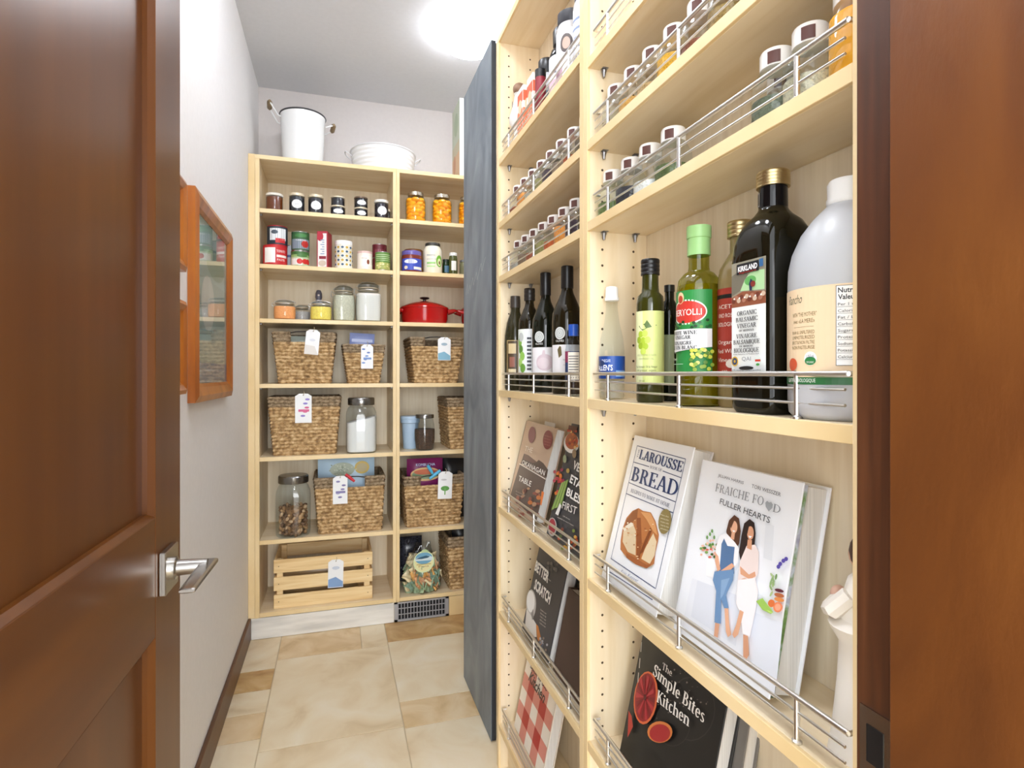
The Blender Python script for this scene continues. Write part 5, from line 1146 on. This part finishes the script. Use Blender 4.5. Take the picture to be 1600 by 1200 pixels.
def mk(label, pxs, y, z, depth, tagp=None, rows=16, Y=YB_, **k):
    r, H, (xc, Y) = basket(label, pxs, y, Y, SH[z], depth, rows, **k)
    if tagp: paper_tag(r, H, xc, Y, *tagp)
    return r, H
mk('large basket with a plain white tag on the fourth row, left', (427, 523, 437, 514), 518.5, 'd', .27, (479, 501, 515, 554, .10, tg('#d9d4ce', '#d5d8e2')), 15)
mk('smallest basket, narrow and deep, with a blue-printed tag', (536.5, 600, 546, 591), 538, 'd', .20, (564, 583, 538, 576, .0, tg('#6f8fc8', '#5c7ab8', 1)), 14, notch=False)
mk('basket with a blue landscape tag on the fourth row, right', (642, 722, 650, 713), 527, 'd', .27, (684, 704, 527, 563, .0, tg('#7fb0c8', '#9ab0c0', 3)), 15)
mk('large basket with a pink-printed tag on the fifth row, left', (420, 530, 429, 522), 620, 'e', .27, (461, 487, 615, 661, .0, tg('#d05a8a', '#8a7ac8', 1)), 17, notch=False)
mk('basket on the fifth row partly hidden by the chalkboard', (0, 0, 0, 0), 0, 'e', .27, None, 17, notch=False, Xs=(.545, .835, .562, .815), H=.262)
mk('large basket with a purple-printed tag on the sixth row, left', (492.5, 599, 500, 594), 745, 'f', .27, (520, 543, 744, 788, .0, tg('#7f78a8', '#a8a8c8', 1)), 16)
mk('large basket with a broccoli tag on the sixth row, right', (632, 724, 638, 717), 743, 'f', .27, (685, 707, 737, 780, .03, tg('#5c9a4a', '#6fae5c', 2)), 16)
mk('narrow basket at the bottom right beside the bag of pasta', (0, 0, 0, 0), 0, 'g', .26, None, 15, notch=False, Xs=(.548, .80, .562, .785), H=.268)

# things inside the baskets
def pouch(name, label, X, Y, z, w, h, col, draw=None, tilt=0.0, th=.02, cat='packet'):
    t = thing(name, label, cat, (X, Y, z), 0); M = Matrix.Rotation(tilt, 4, 'Y')
    mb = MB(); vs = []; n = 8; m_ = 8; cm = col if not isinstance(col, str) else plain(col, .3)
    for s in (-1, 1):
        for j in range(m_ + 1):
            for i in range(n + 1):
                u = -1 + 2 * i / n; v = j / m_; k = (1 - u ** 4) * (1 - (2 * v - 1) ** 6)
                vs.append(M @ Vector((u * w / 2, s * th * k, v * h)))
    fs = []
    for s in (0, 1):
        o_ = s * (n + 1) * (m_ + 1)
        for j in range(m_):
            for i in range(n):
                a_ = o_ + j * (n + 1) + i; q = (a_, a_ + 1, a_ + n + 2, a_ + n + 1); fs.append(q if s == 0 else q[::-1])
    mb.add(vs, fs, cm); mb.ob('pouch_body', t)
    if draw: a = Art(lambda u, v, hh: M @ Vector((u, -th - hh - .0006, v))); draw(a); a.ob('pouch_print', t)
    return t
def zb(k): return SH[k] + .004
X_, w_ = bw(541, 585, 2.955)
pouch('snack_packet', 'flat blue packet sticking up out of the smallest basket', X_, 2.965, zb('d'), .12, .245, '#8d9bd0', lambda a: (a.rect(-.05, .20, .05, .215, '#b9c2e4', 2), a.ell(0, .17, .03, .02, '#5f74bc')), .04, .012)
pouch('bread_bag', 'grey paper packet just visible in the handle gap of the fourth-row left basket', bx(462, 2.95), 2.96, zb('d'), .15, .225, '#9aa39a', None, 0, .02)
pouch('dark_bag', 'crumpled black bag bulging from the fifth-row left basket', bx(490, 2.97), 2.98, zb('e'), .17, .268, noisy('black_foil', ['#2b2622', '#5c5248', '#1a1817', '#8a8074'], (1, 1, 1), 30, 3, .3, pos=[.4, .5, .6, .72]), None, .0, .05, 'bag')
X_, w_ = bw(493, 586, 3.02)
def bluebag(a):
    a.ell(-.02, .285, .06, .035, '#b9c4b0'); a.ell(.075, .292, .036, .032, '#d8bc62'); a.ell(.075, .292, .026, .022, '#c9b98a')
    for i in range(40): a.ell(random.gauss(-.02, .026), random.gauss(.285, .016), .004, .003, random.choice(['#8d9a84', '#d6dccb', '#a8b49c']))
pouch('flour_bag', 'pale blue bag with a gold seal standing in the sixth-row left basket', X_ + .004, 3.03, zb('f'), .275, .345, '#bcd8ee', bluebag, 0, .02, 'bag')
def purp(a):
    a.ell(.0, .25, .078, .035, '#d9b47c', 16); a.ell(0, .25, .07, .025, '#8aa07a', 16); a.ell(.0, .262, .06, .014, '#c96a44'); a.text('KOMBUCHA', .0, .292, .014, '#3f3fa8', w=.10, bold=.03); a.text('KOMBUCHA', -.001, .2925, .014, '#d8d6ee', w=.098)
pouch('snack_bag', 'magenta bag with purple lettering in the sixth-row right basket', bx(664, 2.98), 2.985, zb('f'), .185, .328, '#7c1f5c', purp, 0, .03, 'bag')
pouch('black_pouch', 'black pouch behind the broccoli-tagged basket rim', bx(708, 3.0) , 3.04, zb('f'), .14, .315, '#181a20', None, .05, .03)
def clipthing(name, label, pts, Y, col, r):
    t = thing(name, label, 'clip', (0, 0, 0)); mb = MB()
    for (p, q_) in pts: 
        A = (bx(p[0], Y), Y, zat(p[1], bx(p[0], Y), Y)); B = (bx(q_[0], Y), Y - .004, zat(q_[1], bx(q_[0], Y), Y)); mb.tube([A, tuple((A[i] + B[i]) / 2 for i in range(3)), B], [r * .8, r, r * .7], plain(col, .4), 8)
    mb.ob('clip_arm', t); return t
clipthing('bag_clip', 'light blue bag clip hanging over the broccoli-tagged basket', [((668, 727), (676, 740)), ((688, 735), (671, 748))], YB_ - .014, '#4fa9cf', .009)
clipthing('bag_clip', 'red and grey bag clip at the rim of the purple-tagged basket', [((540, 741), (554, 752))], YB_ - .014, '#c5323c', .008)

# storage jars
def storage(label, px, Y, z, R, H, sq, lidm, content, fill, slope=0.0, name='storage_jar', lidr=.82, lidh=.028):
    t = thing(name, label, 'jar', (bx(px, Y), Y, z + .0004), 0)
    def rg(r, zz_, p=sq): return (zz_, R * r, R * r, p)
    body = [rg(.88, 0), rg(.98, .008), rg(1, .02), rg(1, H * .66), rg(.97, H * .74), rg(.86, H * .82, 2.2), rg(.76, H - lidh - .006, 2), rg(.76, H - lidh + .006, 2)]
    f = H * fill
    if content:
        rr = [r for r in body if r[0] < f - .01]; mb = MB(); n = 36
        mb.loft([(max(r[0], .004), r[1] * .95, r[2] * .95, r[3]) for r in rr] + [(f, rr[-1][1] * .95, rr[-1][2] * .95, rr[-1][3]), (f + .001, .001, .001, 2)], content, n)
        if slope:
            for i in range(len(mb.v) - 2 * n, len(mb.v)):
                x, y, z_ = mb.v[i]; mb.v[i] = (x, y, z_ + slope * x / R)
        mb.ob('jar_contents', t)
    MB().loft(body, glass('#f2f6f8', 'storage_glass', 1.6), 40, cap1=False).ob('jar_glass', t)
    MB().loft([(R * lidr, H - lidh), (R * lidr * 1.02, H - lidh + .002), (R * lidr * 1.02, H - .005), (R * lidr * .96, H), (R * .2, H), (.001, H)], lidm, 40).ob('jar_lid', t)
    return t, R, H
LS = plain('#8b8a88', .22, .95, 'metal_lid')
storage('square-shouldered glass jar of white flour with metal lid', 564.5, 2.935, SH['e'], .073, .268, 3.4, LS, plain('#f4f1ec', .9), .60, .018, lidr=.86, lidh=.036)
t, R, H = storage('big glass jar half full of brown nuts with metal lid', 458.5, 2.945, SH['f'], .078, .285, 3.2, LS, None, 0, lidr=.86, lidh=.036)
NUT = [plain(c, .6) for c in ('#a07a52', '#bb9468', '#82603f', '#cba983', '#6e5038')]
nb = []
for c in range(5):
    me_mb = MB().ball((0, 0, 0), (.0125, .0085, .0075), NUT[c], 7, 5)
    nb.append(me_mb)
rnd = random.Random(3); cnt = 0; base = [None] * 5
for lv in range(9):
    for k in range(14):
        an = 2 * pi * k / 14 + lv * .23 + rnd.uniform(-.15, .15); rr = .058 if k % 2 else .050
        if lv > 6 and k in (5, 6, 7, 8): continue
        c = rnd.randrange(5)
        loc = (rr * cos(an), rr * sin(an), .014 + .0145 * lv + rnd.uniform(-.003, .003)); rot = (rnd.uniform(0, 3), rnd.uniform(0, 3), rnd.uniform(0, 3))
        if base[c] is None: base[c] = nb[c].ob('nut', t); base[c].location = loc; base[c].rotation_euler = rot
        else: dup_part(base[c], t, loc, rot)
mb = MB().loft([(.001, .006), (.042, .006), (.042, .125), (.001, .14)], noisy('nut_pile', ['#4a3422', '#8a6540', '#a67d52'], (1, 1, 1), 60, 3, .8, bump=.5), 20); mb.ob('nut_pile', t, kind='stuff')
# fifth row right bay
t = thing('plastic_tub', 'tall light blue plastic cup with lid behind the dark jar', 'cup', (bx(641, 3.0), 3.0, SH['e'] + .0004), 0)
BLU = plain('#b4cde6', .35)
MB().loft([(.034, 0), (.036, .004), (.043, .13), (.050, .135), (.050, .15)], BLU, 36).ob('cup_body', t)
MB().loft([(.0505, .1502), (.0515, .152), (.0515, .164), (.049, .168), (.001, .1685)], BLU, 36).ob('cup_lid', t)
t = thing('storage_jar', 'barrel-shaped glass jar of dark brown grains with metal lid', 'jar', (bx(663.5, 2.93), 2.93, SH['e'] + .0004), 0)
bp = [(.040, 0), (.046, .006), (.052, .05), (.053, .09), (.048, .13), (.043, .152), (.043, .166)]
MB().loft([(r * .95, max(z_, .003)) for r, z_ in bp[:4]] + [(.050, .105), (.001, .107)], noisy('dark_grains', ['#2e2019', '#4a3528', '#6b4e3c'], (1, 1, 1), 180, 3, .9, bump=.4), 32).ob('jar_contents', t)
MB().loft(bp, glass('#f2f6f8', 'storage_glass', 1.6), 36, cap1=False).ob('jar_glass', t)
MB().loft([(.0445, .160), (.0465, .162), (.0465, .176), (.044, .179), (.001, .179)], LS, 36).ob('jar_lid', t)

# wooden crate with slats
Yc = 2.905; xl, xr = bx(427.5, Yc), bx(582, Yc); w = xr - xl; H = .228; D = .27
t = thing('wooden_crate', 'pale pine slatted crate with a blue-printed tag on the bottom row', 'crate', ((xl + xr) / 2, Yc + D / 2, SH['g'] + .0004), .0)
sh_ = .062; gp = (H - 3 * sh_) / 2; T = .010
def sl(name, x0, x1, y0, y1, z0, z1, m=pine): return box_ob(name, x0, x1, y0, y1, z0, z1, m, t, .0012)
for k in range(3):
    z0 = k * (sh_ + gp)
    sl('slat', -w / 2, w / 2, -D / 2, -D / 2 + T, z0, z0 + sh_)
    sl('slat', -w / 2, w / 2, D / 2 - T, D / 2, z0, z0 + sh_)
    for s in (-1, 1):
        a_, b_ = sorted((s * (w / 2 - .002), s * (w / 2 - .002 - T))); sl('side_slat', a_, b_, -D / 2 + T + .0003, D / 2 - T - .0003, z0, z0 + sh_)
for sx in (-1, 1):
    for sy in (-1, 1):
        a_, b_ = sorted((sx * (w / 2 - .013), sx * (w / 2 - .040))); c_, d_ = sorted((sy * (D / 2 - T - .0005), sy * (D / 2 - T - .016)))
        sl('corner_post', a_, b_, c_, d_, .011, H)
for k in range(4): sl('floor_slat', -w / 2 + .013, w / 2 - .013, -D / 2 + .03 + .058 * k, -D / 2 + .03 + .058 * k + .048, .0, .0098)
nl = MB()
for sx in (-1, 1):
    for k in range(3): nl.ball((sx * (w / 2 - .022), -D / 2 - .0004, k * (sh_ + gp) + sh_ * .5), (.0022, .0008, .0022), plain('#5a4a3a', .6), 8, 5)
nl.ob('nail_heads', t, kind='stuff')
paper_tag(t, H, 0, Yc, 513, 537, 876, 920, .02, tg('#7fa0cc', '#c2ccdc', 3), out=.002, slope=0.0)
pouch('paper_bag', 'beige paper packet lying inside the slatted pine crate', (xl + xr) / 2 - .02, 3.04, SH['g'] + .011, .36, .16, '#b49a72', None, 0, .05)

# cellophane bag of pasta
Yp = 2.95; Xp = bx(660, Yp)
t = thing('pasta_bag', 'clear bag of green and orange dried pasta with a round landscape label', 'bag', (Xp, Yp, SH['g'] + .0004), 0)
PC = [noisy('pasta' + c, [c, d], (1, 1, 1), 40, 3, .6) for c, d in (('#86a078', '#b3c4a2'), ('#dc9a4c', '#f0c27c'), ('#e0ca96', '#f2e6c2'), ('#6f8c76', '#9ab8a2'), ('#d08e5c', '#ebb88c'))]
rnd = random.Random(11); pb = [None] * 5
def pasta(loc, rot, c, s):
    if pb[c] is None:
        mb = MB(); pts = []
        n, m_ = 8, 5
        vs = []
        for i in range(n + 1):
            for j in range(m_):
                u = -1 + 2 * i / n; v = -1 + 2 * j / (m_ - 1); vs.append((u * .030, v * .019, .007 * sin(u * 7 + v) * (abs(v) + .3) + .012 * (u * u)))
        fs = [(i * m_ + j, (i + 1) * m_ + j, (i + 1) * m_ + j + 1, i * m_ + j + 1) for i in range(n) for j in range(m_ - 1)]
        mb.add(vs, fs, PC[c]); o = mb.ob('pasta_piece', t); sd = o.modifiers.new('thick', 'SOLIDIFY'); sd.thickness = .003; pb[c] = o
    else: o = dup_part(pb[c], t)
    o.location = loc; o.rotation_euler = rot; o.scale = (s, s, s)
def rad(z): return .088 if z < .09 else .088 - (z - .09) * .5
for lv in range(6):
    z_ = .022 + .024 * lv; n = 10
    for k in range(n):
        an = 2 * pi * k / n + lv * .4; r_ = rad(z_) * .74
        pasta((r_ * cos(an), r_ * .72 * sin(an), z_ + rnd.uniform(-.004, .004)), (rnd.uniform(-.9, .9) + pi / 2, rnd.uniform(-.6, .6), an + pi / 2 + rnd.uniform(-.6, .6)), rnd.choice([0, 3, 2, 1, 4, 2]), rnd.uniform(1.1, 1.4))
mb = MB().loft([(.004, .05, .04, 2), (.10, .055, .04, 2), (.15, .03, .02, 2)], plain('#5c6a4a', .8), 16); mb.ob('pasta_heap', t, kind='stuff')
rings = [(0, .070, .052, 2.6), (.008, .086, .062, 2.4), (.05, .094, .068, 2.2), (.10, .090, .066, 2.2), (.14, .074, .054, 2.2), (.18, .052, .034, 2.2), (.215, .040, .016, 2.4), (.245, .036, .012, 2.6)]
mb = MB(); mb.loft(rings, glass('#f4f6f6', 'cellophane', 1.6, .08), 40, cap1=False)
for i, (x, y, z_) in enumerate(mb.v):
    k = .004 * sin(i * 2.7) + .003 * sin(z_ * 90 + i); mb.v[i] = (x + k * (1 if x > 0 else -1), y - k * .6, z_)
mb.ob('cellophane', t, sharp=60)
a = Art(lambda u, v, h: Vector((u - .004, -.078 + (v - .17) * -.10 - h, v + .0))); a.ell(0, .165, .052, .056, '#d9e6b8', 20); a.ell(.004, .216, .018, .012, '#b7cf9c', 16); a.ell(0, .165, .046, .050, '#e6e2ac', 20)
a.ell(0, .183, .043, .030, '#6fa6c4', 18); a.raw([(-.044, .172), (.044, .17), (.043, .188), (.01, .196), (-.02, .19), (-.042, .186)], [(0, 1, 2, 3, 4, 5)], '#cfe0e6'); a.raw([(-.043, .182), (-.02, .19), (.01, .196), (.030, .19), (.02, .184), (-.01, .18)], [(0, 1, 2, 3, 4, 5)], '#2f5a72'); a.rect(-.036, .150, .036, .154, '#b9a45c', 4)
a.text('Pasta', 0, .138, .010, '#a06a34', w=.05); a.ob('round_label', t)
pouch('crinkled_bag', 'dark crinkled plastic bag behind the pasta by the middle upright', bx(640, 3.1), 3.10, SH['g'] + .0005, .13, .235, noisy('dark_wrap', ['#23242c', '#3c3e4a', '#17181d', '#8a8c9a'], (1, 1, 1), 35, 3, .25, pos=[.4, .52, .62, .75]), None, 0, .04, 'bag')
pouch('dark_packet', 'black packet standing in the narrow bottom-right basket', .66, 3.0, zb('g'), .15, .305, '#191a1e', None, 0, .03)
pouch('grey_packet', 'dark grey packet standing in the fifth-row right basket', .68, 3.02, zb('e'), .16, .25, '#3c3c40', None, 0, .03)

# ================================================================ framed pictures on the left wall
def wall_frame(label, y0, y1, z0, z1, fw_, th, pic, glassy=True, cat='picture'):
    t = thing('picture_frame', label, cat, (WL, (y0 + y1) / 2, (z0 + z1) / 2), 0)
    w, h = (y1 - y0) / 2, (z1 - z0) / 2; mb = MB()
    # mitred moulding with a sloped profile, plus its outer edge
    prof = [(0, 0.0005), (0, th * .75), (fw_ * .35, th), (fw_ * .8, th * .72), (fw_, th * .45), (fw_, .0005)]
    vs = []
    for (sy, sz) in ((-1, -1), (1, -1), (1, 1), (-1, 1)):
        for o_, x_ in prof: vs.append((x_, sy * (w - o_), sz * (h - o_)))
    n = len(prof); fs = []
    for k in range(4):
        for j in range(n):
            fs.append((k * n + j, k * n + (j + 1) % n, ((k + 1) % 4) * n + (j + 1) % n, ((k + 1) % 4) * n + j))
    mb.add(vs, fs, frame_m); mb.ob('frame_moulding', t, False)
    box_ob('picture_mount', .0008, th * .35, -w + fw_, w - fw_, -h + fw_, h - fw_, plain('#d9dcd8', .6), t)
    a = Art(lambda u, v, hh: Vector((th * .35 + .0003 + hh, -u, v))); pic(a, w - fw_, h - fw_); a.ob('picture_print', t)
    gm_ = glass('#ffffff', 'picture_glass', 1.9, .008)
    box_ob('picture_glass', th * .43, th * .46, -w + fw_ - .002, w - fw_ + .002, -h + fw_ - .002, h - fw_ + .002, gm_, t)
def p1(a, w, h):
    a.rect(-w, -h, w, h, '#8fa8a2', 2); a.rect(-w, h * .3, w, h, '#9db8b4', 2); a.ell(-w * .2, h * .55, w * .6, h * .2, '#7fa08e', 14); a.rect(-w, -h, w, -h * .75, '#5f7f9a', 2); a.ell(w * .3, 0, w * .4, h * .35, '#c9cdc6', 14)
wall_frame('large square honey-wood picture frame with reflecting glass on the left wall', 1.745, 2.318, 1.140, 1.731, .052, .026, p1)
def p2(a, w, h): a.rect(-w, -h, w, h, '#8c6a48', 2)
wall_frame('small wooden frame, the upper of two just past the door edge', 1.445, 1.665, 1.482, 1.715, .03, .02, p2)
wall_frame('small wooden frame, the lower of two just past the door edge', 1.445, 1.665, 1.168, 1.405, .03, .02, p2)
